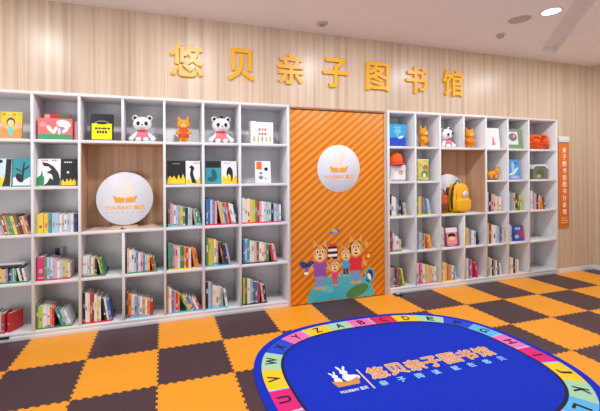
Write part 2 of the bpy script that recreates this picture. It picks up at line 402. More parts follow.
# ------------------------------------------------------------------ ceiling fixtures
em = bpy.data.materials.new('lamp_glow'); em.use_nodes = True
eb = em.node_tree.nodes['Principled BSDF']; eb.inputs['Emission Color'].default_value = (.93, .97, 1, 1); eb.inputs['Emission Strength'].default_value = 22
for k, x in enumerate((-1.45, .41, 2.27, 4.13, 6.02)):
    lb = ['round white ceiling downlight at the far left end of the row', 'round white ceiling downlight above the left bookcase', 'round white ceiling downlight above the orange door',
          'round glowing white ceiling downlight beside the diagonal slot', 'round white ceiling downlight right of the diagonal slot'][k]
    t = thing('downlight', lb, 'ceiling light', (x, 2.89, ZC), 0, 'ceiling downlights')
    b = MB(); b.lathe([(.082, -.001), (.105, -.001), (.108, -.006), (.1, -.01), (.086, -.008), (.082, -.001)], 0, None, 32, True, False); b.build('trim_ring', white_m, t)
    b = MB(); b.lathe([(.083, -.002), (.083, -.006), (.06, -.008)], 0, None, 32); b.build('lens', em, t)
    l = bpy.data.lights.new('downlight_lamp', 'AREA'); l.shape = 'DISK'; l.size = .2; l.energy = DOWN_POWER; l.color = (.97, .98, 1)
    o = bpy.data.objects.new('downlight_lamp', l); C.objects.link(o); o.parent = t; o.location = (0, 0, -.02)
t = thing('ceiling_speaker', 'flat grey round ceiling speaker beside the glowing downlight', 'speaker', (3.99, 3.15, ZC))
b = MB(); b.lathe([(.0, -.007), (.1, -.007), (.106, -.005), (.108, 0)], 0, None, 36); b.build('grille', mat('speaker_grille', (186, 178, 176), .7, .1, 400), t)
b = MB(); b.lathe([(.108, 0), (.116, -.001), (.115, -.007), (.107, -.006), (.108, 0)], 0, None, 36, True, False); b.build('rim', mat('speaker_rim', (204, 196, 192), .6), t)
t = thing('smoke_detector', 'small grey ceiling detector near the top of the wood wall, right of the gold characters', 'detector', (4.19, 3.57, ZC))
b = MB(); b.lathe([(.05, 0), (.05, -.012), (.04, -.02)], 0, None, 28); b.build('base', grey_m, t)
b = MB(); b.lathe([(.034, -.02), (.036, -.04), (.018, -.052)], 0, None, 24); b.build('sensor', mat('detector_dark', (164, 156, 150), .5), t)
t = thing('ceiling_sensor', 'small round grey ceiling fitting above the gold characters near the door', 'sensor', (1.825, 3.92, ZC))
b = MB(); b.lathe([(.068, 0), (.066, -.012), (.05, -.018)], 0, None, 28); b.build('base', mat('sensor_grey', (190, 182, 176), .5), t)
b = MB(); b.lathe([(.03, -.018), (.026, -.034), (.012, -.04)], 0, None, 20); b.build('lens', mat('sensor_dark', (150, 142, 136), .5), t)

# ------------------------------------------------------------------ alphabet rug
rcx, rcy, ra, rb, rn = 2.0326, 2.574, 1.342, 1.081, 2.61
def sup(t): 
    cs, sn = math.cos(t), math.sin(t)
    return (ra * math.copysign(abs(cs) ** (2 / rn), cs), rb * math.copysign(abs(sn) ** (2 / rn), sn))
raw = [Vector(sup(2 * PI * i / 4000)) for i in range(4000)]
def resample(pts, n):
    L = [0]
    for i in range(len(pts)): L.append(L[-1] + (pts[(i + 1) % len(pts)] - pts[i]).length)
    out = []; k = 0
    for i in range(n):
        s = L[-1] * i / n
        while L[k + 1] < s: k += 1
        f = (s - L[k]) / max(1e-9, L[k + 1] - L[k]); out.append(pts[k].lerp(pts[(k + 1) % len(pts)], f))
    return out
NR = 416
ring = resample(raw, NR)
def nrm(p, i):
    d = p[(i + 1) % len(p)] - p[i - 1]; return Vector((d.y, -d.x)).normalized()
def inset(pts, k): return [pts[i] - nrm(pts, i) * k for i in range(len(pts))]
band_c = resample(inset(ring, .15), NR)
best = min(range(NR), key=lambda i: (band_c[i] - Vector((2.355 - rcx, 3.485 - rcy))).length)   # where C lies
SEGL = NR // 26
rug = thing('rug', 'blue rounded alphabet rug with coloured letter squares lying on the foam tiles', 'rug', (rcx, rcy, 0))
RT = .012
blue_rug = mat('blue_pile', (16, 48, 190), .9, .1, 250, .35, .2, .0)
b = MB()
o1 = ring; o2 = inset(ring, .006)
vs = [(p.x, p.y, .0005) for p in o1] + [(p.x, p.y, RT - .003) for p in o1] + [(p.x, p.y, RT) for p in o2]
fs = [(i, (i + 1) % NR, (i + 1) % NR + NR, i + NR) for i in range(NR)] + [(i + NR, (i + 1) % NR + NR, (i + 1) % NR + 2 * NR, i + 2 * NR) for i in range(NR)] + [tuple(range(2 * NR, 3 * NR)), tuple(range(NR))[::-1]]
b.add(vs, fs); b.build('pile', blue_rug, rug)
def strip(mb, pts_o, pts_i, i0, i1, z, m=0):
    n = i1 - i0; vs = []
    for k in range(n + 1):
        i = (i0 + k) % NR; vs += [(pts_o[i].x, pts_o[i].y, z), (pts_i[i].x, pts_i[i].y, z)]
    mb.add(vs, [(2 * k, 2 * k + 1, 2 * k + 3, 2 * k + 2) for k in range(n)], m)
bo = [p + nrm(band_c, i) * .083 for i, p in enumerate(band_c)]; bi = [p - nrm(band_c, i) * .083 for i, p in enumerate(band_c)]
bk = [p - nrm(band_c, i) * .086 for i, p in enumerate(band_c)]; bk2 = [p - nrm(band_c, i) * .108 for i, p in enumerate(band_c)]
b = MB(); strip(b, bk, bk2, 0, NR, RT + .0008); tag(b.build('black_ring', mat('rug_black', (18, 20, 40), .9), rug), 'thin black ring inside the letter squares')
PC = dict(M=(222, 22, 120), Y=(250, 202, 30), G=(164, 212, 176), B=(24, 70, 210), P=(240, 112, 186), R=(214, 24, 84), S=(92, 182, 236))
cols = dict(zip('UVWXYZABCDEFGHIJKLMNOPQRST', 'MYGBPYGPRYGBSPMYGSPMYGBPMP'))
sepm = mat('rug_separator', (150, 200, 232), .9)
inkm = mat('rug_ink', (26, 24, 40), .9)
for k in range(26):
    ch = 'ABCDEFGHIJKLMNOPQRSTUVWXYZ'[k]
    ci = best - (k - 2) * SEGL
    hf = SEGL // 2
    b = MB(); strip(b, bo, bi, ci - hf, ci + hf, RT + .0008, 0)
    if cols[ch] in 'MPS': strip(b, bo, bi, ci - hf, ci - hf + 1, RT + .0011, 1)
    pn = tag(b.build('letter_panel', [mat('rug_' + cols[ch], PC[cols[ch]], .9, .06, 250), sepm], rug), 'rug square printed with the letter ' + ch)
    p = band_c[ci % NR]; n_ = nrm(band_c, ci % NR)
    ang = math.atan2(n_.y, n_.x) - PI / 2
    Xl = T((p.x, p.y, RT + .0016)) @ R(ang, 'Z') @ R(-PI / 2, 'X')
    b = MB(); wd = dict(I=.02, W=.115, M=.105, J=.06).get(ch, .078)
    b.text(ch, -wd / 2, wd / 2, -.052, .052, 0, .0004, 0, Xl, .025); b.build('letter', inkm, pn)
XR_ = T((-rcx, -rcy, RT + .0006)) @ R(-PI / 2, 'X')   # flat artwork: (x, z) -> (x, y)
rug_or = mat('rug_orange', (210, 142, 82), .9); rug_wh = mat('rug_white', (226, 232, 244), .9); rug_peach = mat('rug_peach', (230, 196, 168), .9); rug_sky = mat('rug_sky', (150, 205, 245), .9)
b = MB(); rabbit(b, 1.325, 2.58, .8, .0006, 0, XR_, -1); rabbit(b, 1.42, 2.595, 1.08, .0006, 0, XR_, 1); b.oval(1.46, 2.585, .06, .04, 0, .0007, 0, XR_); b.build('rabbit_emblem', rug_wh, rug)
b = MB(); b.prism([(1.265, 2.58), (1.285, 2.497), (1.475, 2.497), (1.505, 2.585), (1.39, 2.545)], 0, .0012, 0, XR_); b.build('basket_emblem', rug_or, rug)
b = MB(); b.box(1.538, 1.553, 2.405, 2.68, .0002, .0014, 0, T((-rcx, -rcy, RT))); b.build('divider_bar', rug_peach, rug)
b = MB(); b2 = MB()
for k, ch in enumerate('悠贝亲子图书馆'):
    x = 1.60 + k * .1865
    b2.text(ch, x - .006, x + .176, 2.504, 2.676, 0, .0006, 0, XR_, .06)
    b.text(ch, x + .004, x + .166, 2.514, 2.666, 0, .0012, 0, XR_, .01)
b2.build('lettering_outline', rug_peach, rug); b.build('lettering', rug_or, rug)
b = MB()
for k, ch in enumerate('亲子阅读就在悠贝'):
    x = 1.615 + k * .168 + (.03 if k > 3 else 0)
    b.text(ch, x, x + .07, 2.41, 2.475, 0, .0008, 0, XR_, .03)
b.build('small_lettering', rug_sky, rug)
b = MB(); b.text('YOURBAY 悠贝', 1.265, 1.505, 2.415, 2.455, 0, .0008, 0, XR_, .03); b.build('brand_lettering', rug_wh, rug)

# ------------------------------------------------------------------ books
BC = dict(W=('white', (226, 226, 232)), I=('cream', (226, 214, 196)), E=('beige', (206, 184, 152)), Y=('yellow', (230, 196, 60)), L=('lime green', (184, 196, 74)), G=('green', (70, 140, 92)), T=('teal', (60, 146, 152)), B=('blue', (64, 110, 180)),
          N=('navy blue', (36, 48, 104)), S=('pale blue', (166, 200, 224)), P=('pink', (222, 160, 172)), M=('magenta', (214, 44, 110)), R=('red', (196, 46, 46)), O=('orange', (226, 122, 44)), K=('black', (40, 38, 44)), V=('violet', (140, 110, 160)),
          A=('grey', (158, 158, 166)), C=('brown', (122, 72, 52)))
BM = {k: mat('book_cover_' + v[0].replace(' ', '_'), v[1], .4) for k, v in BC.items()}
page_m = mat('book_pages', (224, 216, 202), .8, .05, 200)
ORD = ['first', 'second', 'third', 'fourth', 'fifth', 'sixth', 'seventh', 'eighth', 'ninth', 'tenth', 'eleventh', 'twelfth', 'thirteenth', 'fourteenth', 'fifteenth', 'sixteenth', 'seventeenth', 'eighteenth']
ROWN = {1: 'top shelf', 2: 'second shelf', 3: 'third shelf', 4: 'fourth shelf', 5: 'bottom shelf'}
def cell(side, k):   # k: 0..6 in the bookcase
    n = 6 - k if side == 'L' else k
    return '%s column %s of door' % (ORD[n], 'left' if side == 'L' else 'right')
def book(x, y, z, t, h, d, X, ck, rng, label, group, deco=True):
    """spine-out book: cover with a page block; X is the pose about (x, y, z) at the spine's lower left"""
    root = MB(); q = .0022
    root.box(0, t, 0, q, 0, h, 0); root.box(0, q, q, d, 0, h, 0); root.box(t - q, t, q, d, 0, h, 0)
    dk = rng.choice('WIEASPCA') if ck in 'KNTGRMBCOV' else rng.choice('ASPECVTO'); dk = 'E' if dk == ck else dk
    if deco and t > .012:
        a = rng.uniform(.25, .6); hh = rng.uniform(.08, .3)
        root.box(t * .25, t * .75, -.0006, .0002, h * a, h * min(.95, a + hh), 1)
        if rng.random() < .5: root.box(t * .1, t * .9, -.0006, .0002, h * .06, h * .13, 1)
    o = root.build('book', [BM[ck], BM[dk]]); o.matrix_world = T((x, y, z)) @ X
    tag(o, label, 'book', group)
    p = MB(); p.box(q, t - q, q, d - .004, .004, h - .004); p.build('pages', page_m, o)
    return o
TRAYC = dict(r=('red', (216, 34, 60)), y=('yellow', (246, 200, 40)), l=('lime', (196, 214, 70)), g=('green', (60, 140, 84)), s=('sky blue', (96, 196, 226)), p=('pink', (230, 130, 170)), k=('black', (40, 42, 50)))
def tray(x0, x1, z, ck, lab):
    nm, co = TRAYC[ck]; m = mat('tray_' + nm.replace(' ', '_'), co, .4)
    t = thing('book_tray', '%s plastic tray under books, %s' % (nm, lab), 'book tray', ((x0 + x1) / 2, D + .03, z), 0, 'coloured trays under the books')
    hw = (x1 - x0) / 2 + .004
    b = MB(); b.box(-hw, hw, 0, .27, 0, .0035); b.build('base', m, t)
    b = MB(); b.box(-hw, hw, -.003, 0, 0, .014); b.build('front_lip', m, t)
    b = MB(); b.box(-hw, hw, .27, .273, 0, .03); b.build('back_plate', m, t)
ROWS = [
 ('L0', 3, -1.546, -1.275, .205, .185, 'PACOGGYCKOEC', 12, '', 0),
 ('L1', 3, -1.243, -.862, .20, .19, 'LYYTSSWEWSWN', 0, '', 0),
 ('L4', 3, .056, .428, .27, .18, 'CAPWSAYGKSEAGT', 3, 's', 0),
 ('L5', 3, .480, .858, .315, .23, 'BBSVPEYBORWWK', 8, 'r', 0),
 ('L6', 3, .907, 1.399, .305, .21, 'WIIYLGRPWWSIKSAW', 0, 'r', 0),
 ('L0', 4, -1.548, -1.317, .148, .14, 'YEPVKTSGWKW', 3, 'g', 0),
 ('L1', 4, -1.234, -.929, .235, .165, 'MGSWSPWSYEI', 0, 'r', 0),
 ('L2', 4, -.813, -.595, .225, .18, 'WWWAWYKYG', 2, 'g', 0),
 ('L3', 4, -.376, -.065, .265, .15, 'EWISBWPBSYRG', 2, 'g', 0),
 ('L4', 4, .054, .397, .29, .22, 'TGPPIGGORIOO', 2, 'y', 0),
 ('L5', 4, .478, .771, .345, .25, 'GYLYIECKNA', 4, 's', 0),
 ('L6', 4, .916, 1.344, .305, .20, 'BSTWIECWIEGRP', 2, 'k', 0),
 ('L1', 5, -1.236, -.913, .24, .175, 'GLWWWORTGSW', 4, 'g', 0),
 ('L2', 5, -.813, -.529, .34, .23, 'KWIRCWYWKWB', 3, 'r', 0),
 ('L3', 5, -.388, -.110, .275, .16, 'COWASWOWOR', 0, 's', 0),
 ('L4', 5, .044, .428, .295, .13, 'EWVAROGYBAWR', 6, 's', 0),
 ('L5', 5, .475, .732, .32, .205, 'KSAWIIAW', 1, 's', 0),
 ('L6', 5, .914, 1.213, .325, .22, 'LGIATBRPK', 2, 'k', 0),
 ('R1', 3, 2.968, 3.25, .29, .18, 'KWWABKBE', 2, 'l', 0),
 ('R2', 3, 3.40, 3.67, .28, .21, 'GLYPVGSA', 2, 'l', 0),
 ('R5', 3, 4.668, 4.965, .31, .22, 'WSKPEIEW', 0, '', 0),
 ('R6', 3, 5.095, 5.40, .30, .24, 'SSAEKGL', 1, '', 0),
 ('R7', 3, 5.537, 5.91, .31, .20, 'AWAPKEOC', 2, '', 0),
 ('R1', 4, 2.965, 3.15, .295, .155, 'KRWWWWE', 0, 'g', 0),
 ('R2', 4, 3.40, 3.67, .26, .20, 'GASAGEOY', 2, '', 0),
 ('R4', 4, 4.25, 4.53, .285, .19, 'LYAVWSK', 1, '', 0),
 ('R5', 4, 4.672, 5.03, .31, .22, 'ECIWSABE', 0, '', 0),
 ('R1', 5, 2.969, 3.21, .28, .245, 'LAVKRPGY', 1, '', 0),
 ('R2', 5, 3.40, 3.765, .31, .21, 'WMPWLYPEIWL', 0, 'p', 0),
 ('R3', 5, 3.825, 4.11, .29, .20, 'AIYEOAWS', 1, 'y', 0),
 ('R4', 5, 4.25, 4.51, .32, .24, 'AIWVPRM', 1, '', 0),
 ('R5', 5, 4.67, 4.98, .30, .19, 'GEIKAWKW', 1, '', 0),
 ('R6', 5, 5.10, 5.32, .268, .207, 'CIWKEI', 0, '', 0),
 ('R3', 4, 3.815, 3.905, .30, .28, 'WE', 0, '', 0),
 ('R6', 4, 5.10, 5.20, .27, .25, 'WSA', 0, '', 0),
]
NBOOK = 0
for cl, row, x0, x1, hl, hr, cs, nlean, tr, _ in ROWS:
    rng = random.Random(cl + str(row))
    side = cl[0]; k = int(cl[1]) - (1 if side == 'R' else 0)
    lab = '%s, %s' % (ROWN[row], cell(side, k))
    z = shelf_top(row)
    if tr:
        tray(x0, x1, z, tr, lab); z += .0036
    n = len(cs)
    ws = [rng.uniform(.75, 1.25) for _ in cs]
    if cs[0] == 'M': ws[0] = 3.2
    if cl == 'L1' and row == 3: ws[1] = ws[2] = 1.7
    if cl == 'L1' and row == 5: ws[1] = 1.7
    nlean = min(nlean, n)
    al = math.radians(rng.uniform(7, 12)) if nlean else 0
    if (cl, row) == ('L4', 5): al = math.radians(24)
    if (cl, row) == ('L1', 5): al = math.radians(20)
    if (cl, row) == ('L0', 3): al = math.radians(14)
    hs = [(hl + (hr - hl) * i / max(1, n - 1)) * rng.uniform(.96, 1.03) for i in range(n)]
    # free width for thickness
    firstl = n - nlean
    need = 0
    for i in range(n): need += ws[i] * (1 / math.cos(al) if i >= firstl else 1)
    gap = 0
    if nlean and firstl > 0: gap = hs[firstl] * math.sin(al) + .002
    elif nlean: gap = 0
    f = (x1 - x0 - gap - .0008 * n) / need
    x = x0
    if nlean == n: x = x0 + hs[0] * math.sin(al) * 0
    cnt = {}
    for i, ck in enumerate(cs):
        t = ws[i] * f; lean = i >= firstl
        if i == firstl and firstl > 0: x += gap
        dep = rng.uniform(.18, .225)
        yy = D + .032 + (0 if rng.random() < .7 else rng.uniform(0, .02))
        X = R(-al, 'Y') if lean else Matrix.Identity(4)
        adj = 'leaning ' if lean and nlean < n else ''
        book(x, yy, z, t, hs[i], dep, X, ck, rng, '%s%s book, %s from left, %s' % (adj, BC[ck][0], ORD[i], lab), 'books in the %s' % lab)
        x += t / math.cos(al if lean else 0) + .0008
        NBOOK += 1
print('books', NBOOK)
# red book turned out of the row, with neighbours, bottom left
zb = shelf_top(5); rng = random.Random(5)
tray(-1.62, -1.51, zb, 'r', 'bottom shelf, seventh column left of door')
xx = -1.62
for i, (ck, h) in enumerate((('N', .19), ('W', .185), ('S', .18), ('R', .19))):
    book(xx, D + .034, zb + .0036, .026, h, .2, Matrix.Identity(4), ck, rng, '%s book standing in the red tray at the far left of the bottom shelf' % BC[ck][0], 'books in the bottom left red tray'); xx += .0268
book(-1.494, D + .05, zb + .0004, .03, .19, .16, R(-.45, 'Z'), 'R', rng, 'thick red book turned askew beside the red tray, far left of the bottom shelf', 'books in the bottom left red tray')
# book lying flat on the row, fourth shelf
fb = MB(); fb.box(-.11, .11, -.075, .075, .003, .022, 1); fb.box(-.113, .113, -.078, .078, 0, .003, 0); fb.box(-.113, .113, -.078, .078, .022, .025, 2); fb.box(-.113, .113, -.081, -.078, 0, .025, 0)
o = fb.build('book', [BM['K'], page_m, BM['W']]); o.location = (-1.47, D + .115, shelf_top(4) + .0036 + .156)
tag(o, 'white topped black book lying flat on the row, fourth shelf, far left', 'book', 'books lying flat')
# taller dark books standing behind the row
for i, (x, h, ck, lb) in enumerate(((-1.135, .275, 'N', 'navy blue book standing behind the magenta book row, fourth shelf'), (-1.09, .285, 'A', 'grey book standing behind the magenta book row, fourth shelf'))):
    book(x, D + .31, shelf_top(4), .035, h, .04, Matrix.Identity(4), ck, random.Random(i), lb, 'books behind the magenta book row', False)
o = book(5.034, D + .05, shelf_top(4), .022, .2, .15, Matrix.Identity(4), 'O', random.Random(9), 'short orange book ending its row, fourth shelf, fifth column right of door', 'books right of the door')

# ------------------------------------------------------------------ face-out picture books
def face_book(x0, x1, h, t, row, y, back, art, label, group, lean=6, rz=0, page=None):
    """front cover towards the room; art(mb, w, h) draws on the cover"""
    wd = x1 - x0; q = .003
    o = MB(); o.box(-wd / 2, wd / 2, 0, q, 0, h, 0); o.box(-wd / 2, wd / 2, t - q, t, 0, h, 0); o.box(-wd / 2, -wd / 2 + q, q, t - q, 0, h, 0)
    ob = o.build('book', [back]); tag(ob, label, 'book', group)
    ob.matrix_world = T(((x0 + x1) / 2, y, shelf_top(row) + t * math.sin(math.radians(lean)) + .0003)) @ R(rz, 'Z') @ R(math.radians(-lean), 'X')
    p = MB(); p.box(-wd / 2 + q, wd / 2 - .004, q, t - q, .003, h - .004); p.build('pages', page_m, ob)
    a = MB(); ms = art(a, wd, h); a.build('cover_picture', ms, ob)
    return ob
def cm(n, c): return mat('cover_' + n, c, .4)
cB, cY, cT, cWh, cG, cO, cR, cBr, cSk, cBl, cPk, cPu, cCr = cm('black', (20, 20, 24)), cm('yellow', (240, 200, 30)), cm('teal', (50, 150, 165)), cm('white', (232, 232, 236)), cm('green', (40, 130, 84)), cm('orange', (226, 110, 40)), cm('red', (206, 50, 56)), cm('tan', (214, 150, 80)), cm('sky', (120, 200, 240)), cm('blue', (30, 90, 190)), cm('pink', (240, 170, 170)), cm('purple', (150, 50, 130)), cm('cream', (240, 224, 196))
def bars(a, x, z, n, w, g, m, q=.001, h=.014):
    for k in range(n): a.box(x + k * (w + g), x + k * (w + g) + w, -q, 0, z, z + h, m)
def flames(a, wd, h, m, q, top=.3, seed=1):
    r = random.Random(seed); n = 9
    pts = [(-wd / 2 + .004, .004)] + [(wd / 2 - .004, .004)] + [(wd / 2 - .004 - (wd - .008) * i / (n - 1), h * top * (r.uniform(.75, 1) if i % 2 else r.uniform(.4, .6))) for i in range(n)]
    a.prism(pts, 0, q, m)
def art_child(a, w, h):
    a.box(-w / 2, w / 2, -.0005, 0, 0, h, 0); a.prism([(-w / 2, 0), (w / 2, 0), (w / 2, h * .42), (0, h * .32), (-w / 2, h * .45)], 0, .001, 1)
    a.oval(-.005, h * .62, w * .2, h * .17, 0, .0012, 2); a.oval(-.005, h * .58, w * .15, h * .13, 0, .0018, 3); a.oval(-.005, h * .3, w * .13, h * .17, 0, .0014, 4)
    a.oval(w * .33, h * .5, w * .12, h * .1, 0, .0014, 5); a.oval(-w * .36, h * .5, w * .1, h * .1, 0, .0014, 5)
    for k in range(4): a.oval(-w * .36 + k * w * .24, h * .9, w * .07, h * .045, 0, .0014, [6, 7, 6, 4][k])
    return [cY, cBr, cm('hair', (90, 60, 50)), cm('skin', (240, 200, 170)), cm('aqua', (110, 200, 200)), cPk, cO, cSk]
face_book(-1.562, -1.376, .28, .03, 1, D + .09, cY, art_child, 'yellow picture book with a child on its cover, top shelf, far left', 'picture books standing face out')
def art_yb(a, w, h):
    a.box(-w / 2, w / 2, -.0005, 0, 0, h, 0); flames(a, w, h, 1, .001, .5, 3); a.prism([(0, .004), (.07, .004), (.076, h - .004), (.03, h - .004), (.022, h * .3)], 0, .0014, 2); a.oval(-w * .2, h * .9, w * .2, h * .07, 0, .0014, 2)
    return [cm('paleblue', (200, 226, 236)), cY, cB]
face_book(-1.62, -1.462, .285, .02, 2, D + .07, cB, art_yb, 'yellow and white picture book with a black trunk shape, second shelf, far left', 'picture books standing face out')
def art_tl(a, w, h):
    a.box(-w / 2, w / 2, -.0005, 0, 0, h, 0); a.prism([(-w * .45, .01), (w * .45, .01), (w * .45, h * .34), (w * .1, h * .22), (-w * .2, h * .4), (-w * .45, h * .3)], 0, .001, 1)
    a.prism([(-.012, h * .2), (.012, h * .2), (.022, h * .86), (.012, h * .86)], 0, .0014, 2); a.oval(-.02, h * .3, .03, .05, 0, .0016, 2, None, .5); a.oval(.04, h * .65, .035, .008, 0, .0016, 2, None, .7); a.oval(-.03, h * .58, .035, .007, 0, .0016, 2, None, -.6)
    return [cT, cWh, cB]
face_book(-1.456, -1.286, .29, .02, 2, D + .07, cT, art_tl, 'teal picture book with a bare black tree, second shelf far left', 'picture books standing face out')
def art_wolf(a, w, h):
    a.box(-w / 2, w / 2, -.0005, 0, 0, h, 0)
    a.prism([(-w * .3, h * .88), (-w * .05, h * .84), (w * .2, h * .72), (w * .4, h * .5), (w * .49, h * .25), (w * .49, .004), (-w * .22, .004), (-w * .05, h * .12), (w * .06, h * .3), (w * .2, h * .22), (w * .14, h * .42), (-w * .08, h * .5), (w * .12, h * .6), (-w * .02, h * .72), (-w * .2, h * .72)][::-1], 0, .001, 1)
    a.prism([(-w * .49, .004), (-w * .18, .004), (-w * .17, h * .3), (-w * .24, h * .4), (-w * .28, h * .6), (-w * .33, h * .4), (-w * .49, h * .3)], 0, .0012, 2)
    bars(a, -w * .3, h * .92, 3, .014, .008, 3); bars(a, w * .15, h * .92, 2, .014, .008, 3)
    return [cWh, cm('charcoal', (36, 36, 40)), cG, cR]
face_book(-1.24, -1.022, .285, .02, 2, D + .06, cWh, art_wolf, 'white picture book with a dark arched shape and green bush, second shelf', 'picture books standing face out')
def art_dk(a, w, h):
    a.box(-w / 2, w / 2, -.0005, 0, 0, h, 0); flames(a, w, h, 1, .001, .28, 5); bars(a, -w * .3, h * .85, 4, .012, .008, 2); a.oval(-w * .05, h * .5, .012, .012, 0, .0012, 2)
    return [cB, cY, cWh]
face_book(-1.017, -.872, .285, .02, 2, D + .06, cB, art_dk, 'narrow black picture book with yellow corner beside the white and green one, second shelf', 'picture books standing face out')
def art_bf(a, w, h):
    a.box(-w / 2, w / 2, -.0005, 0, 0, h, 0); flames(a, w, h, 1, .001, .45, 8); bars(a, -w * .2, h * .86, 4, .014, .008, 2, .001, .01)
    return [cB, cY, cm('grey', (150, 150, 150))]
face_book(.05, .252, .27, .02, 2, D + .06, cB, art_bf, 'black picture book with yellow flame shapes below, second shelf, third column left of door', 'picture books standing face out')
def art_wb(a, w, h):
    a.box(-w / 2, w / 2, -.0005, 0, 0, h, 0); flames(a, w, h, 1, .001, .3, 2)
    a.prism([(-w * .1, .01), (w * .18, .01), (w * .02, h * .3), (-w * .05, h * .5), (w * .05, h * .7), (-w * .12, h * .82), (-w * .3, h * .72), (-w * .18, h * .66), (-w * .25, h * .4)], 0, .0014, 2); a.box(w * .42, w * .5, -.001, 0, 0, h, 2); bars(a, w * .02, h * .88, 4, .012, .006, 3)
    return [cWh, cY, cB, cm('greyred', (190, 120, 120))]
face_book(.256, .433, .27, .02, 2, D + .06, cWh, art_wb, 'white picture book with black creature and yellow base, second shelf, third column left of door', 'picture books standing face out')
def art_tb(a, w, h):
    a.box(-w / 2, w / 2, -.0005, 0, 0, h, 0); a.box(-w / 2 + .002, w / 2 - .002, -.001, 0, h * .7, h - .002, 1); a.oval(.01, h * .4, .03, h * .26, 0, .0012, 2, None, .2); a.oval(-.02, h * .2, .05, .03, 0, .0014, 2); bars(a, -w * .25, h * .84, 5, .012, .006, 3)
    return [cT, cB, cm('darkteal', (30, 90, 104)), cWh]
face_book(.48, .663, .27, .02, 2, D + .06, cT, art_tb, 'teal picture book with a black top band, second shelf, second column left of door', 'picture books standing face out')
def art_wc(a, w, h):
    a.box(-w / 2, w / 2, -.0005, 0, 0, h, 0); flames(a, w, h, 1, .001, .42, 12); a.oval(.0, h * .4, w * .2, h * .34, 0, .0014, 2); a.oval(-.01, h * .22, w * .13, h * .2, 0, .0018, 1); a.box(w * .44, w * .5, -.001, 0, 0, h, 2); bars(a, -w * .3, h * .88, 3, .016, .01, 3)
    return [cWh, cY, cB, cm('greyblue', (130, 150, 170))]
face_book(.668, .864, .27, .02, 2, D + .06, cWh, art_wc, 'white picture book with a black hump on yellow, second shelf, second column left of door', 'picture books standing face out')
def art_wh(a, w, h):
    a.box(-w / 2, w / 2, -.0005, 0, 0, h, 0); a.box(-w * .42, -w * .08, -.001, 0, h * .62, h * .97, 1); a.oval(w * .2, h * .63, w * .12, h * .08, 0, .0012, 2); a.oval(-w * .15, h * .45, w * .08, h * .045, 0, .0012, 2); a.oval(-w * .15, h * .25, w * .14, h * .09, 0, .0012, 3); a.oval(w * .15, h * .2, w * .06, h * .04, 0, .0012, 1)
    return [cWh, cO, cB, cm('bluegrey', (110, 130, 170))]
face_book(1.085, 1.283, .272, .02, 2, D + .07, cWh, art_wh, 'white picture book with an orange square, second shelf, first column left of door', 'picture books standing face out')
def art_yel(a, w, h):
    a.box(-w / 2, w / 2, -.0005, 0, 0, h, 0); a.box(-w * .44, w * .44, -.0012, 0, .012, h * .64, 1); a.oval(-w * .0, h * .67, w * .3, h * .08, 0, .001, 2); a.oval(0, h * .66, w * .26, h * .055, 0, .0016, 0)
    bars(a, -w * .3, h * .42, 3, .024, .008, 0, .0018, .02); bars(a, w * .1, h * .42, 2, .024, .008, 0, .0018, .02); bars(a, -w * .22, h * .27, 4, .02, .007, 0, .0018, .03)
    return [cB, cm('brightyellow', (242, 226, 0)), cm('greygreen', (120, 150, 120))]
face_book(-.742, -.515, .295, .035, 1, D + .09, cB, art_yel, 'black book with a bright yellow panel, top shelf above the wood niche', 'picture books standing face out')
def art_w5(a, w, h):
    a.box(-w / 2, w / 2, -.0005, 0, 0, h, 0); a.prism([(-.02, h * .15), (.02, h * .15), (.012, h * .5), (0, h * .6), (-.012, h * .5)], 0, .001, 1); a.oval(.03, h * .25, .012, .03, 0, .0012, 2); a.oval(-.03, h * .2, .01, .02, 0, .0012, 2)
    return [cWh, cm('rose', (204, 120, 130)), cPk]
face_book(4.715, 4.975, .315, .03, 1, D + .05, cWh, art_w5, 'white picture book with a small pink figure, top shelf of the right bookcase', 'picture books standing face out')
def art_arch(a, w, h):
    a.box(-w / 2, w / 2, -.0005, 0, 0, h, 0); a.box(-w * .5, w * .2, -.001, 0, h * .2, h * .85, 1); a.oval(-w * .12, h * .58, w * .26, h * .2, 0, .0014, 2); a.oval(-w * .1, h * .6, w * .16, h * .13, 0, .0018, 3); a.oval(-w * .05, h * .63, w * .07, h * .06, 0, .0022, 5); a.box(-w * .5, w * .44, -.0014, 0, .01, h * .16, 4)
    return [cm('olive', (126, 138, 110)), cm('palemint', (206, 230, 226)), cm('slate', (90, 110, 150)), cm('brick', (200, 90, 80)), cm('leaf', (104, 158, 96)), cPk]
face_book(5.13, 5.45, .315, .03, 1, D + .05, cm('olive', (126, 138, 110)), art_arch, 'green bordered picture book with a round scene, top shelf of the right bookcase', 'picture books standing face out')
def art_bb(a, w, h):
    a.box(-w / 2, w / 2, -.0005, 0, 0, h, 0); a.oval(-.02, h * .62, w * .12, h * .26, 0, .001, 1); a.oval(.03, h * .45, w * .3, h * .06, 0, .0013, 2, None, .7); a.oval(-.04, h * .3, w * .32, h * .06, 0, .0016, 2, None, .3); a.oval(0, h * .12, w * .36, h * .08, 0, .0014, 3); a.oval(.05, h * .8, w * .14, h * .06, 0, .0016, 4)
    return [cm('midblue', (70, 150, 214)), cm('iceblue', (150, 210, 230)), cm('ice', (206, 232, 244)), cm('lilac', (180, 170, 220)), cm('deepblue', (40, 110, 190))]
face_book(5.147, 5.397, .315, .03, 2, D + .05, cm('midblue', (70, 150, 214)), art_bb, 'blue picture book with pale swirls, second shelf of the right bookcase', 'picture books standing face out')
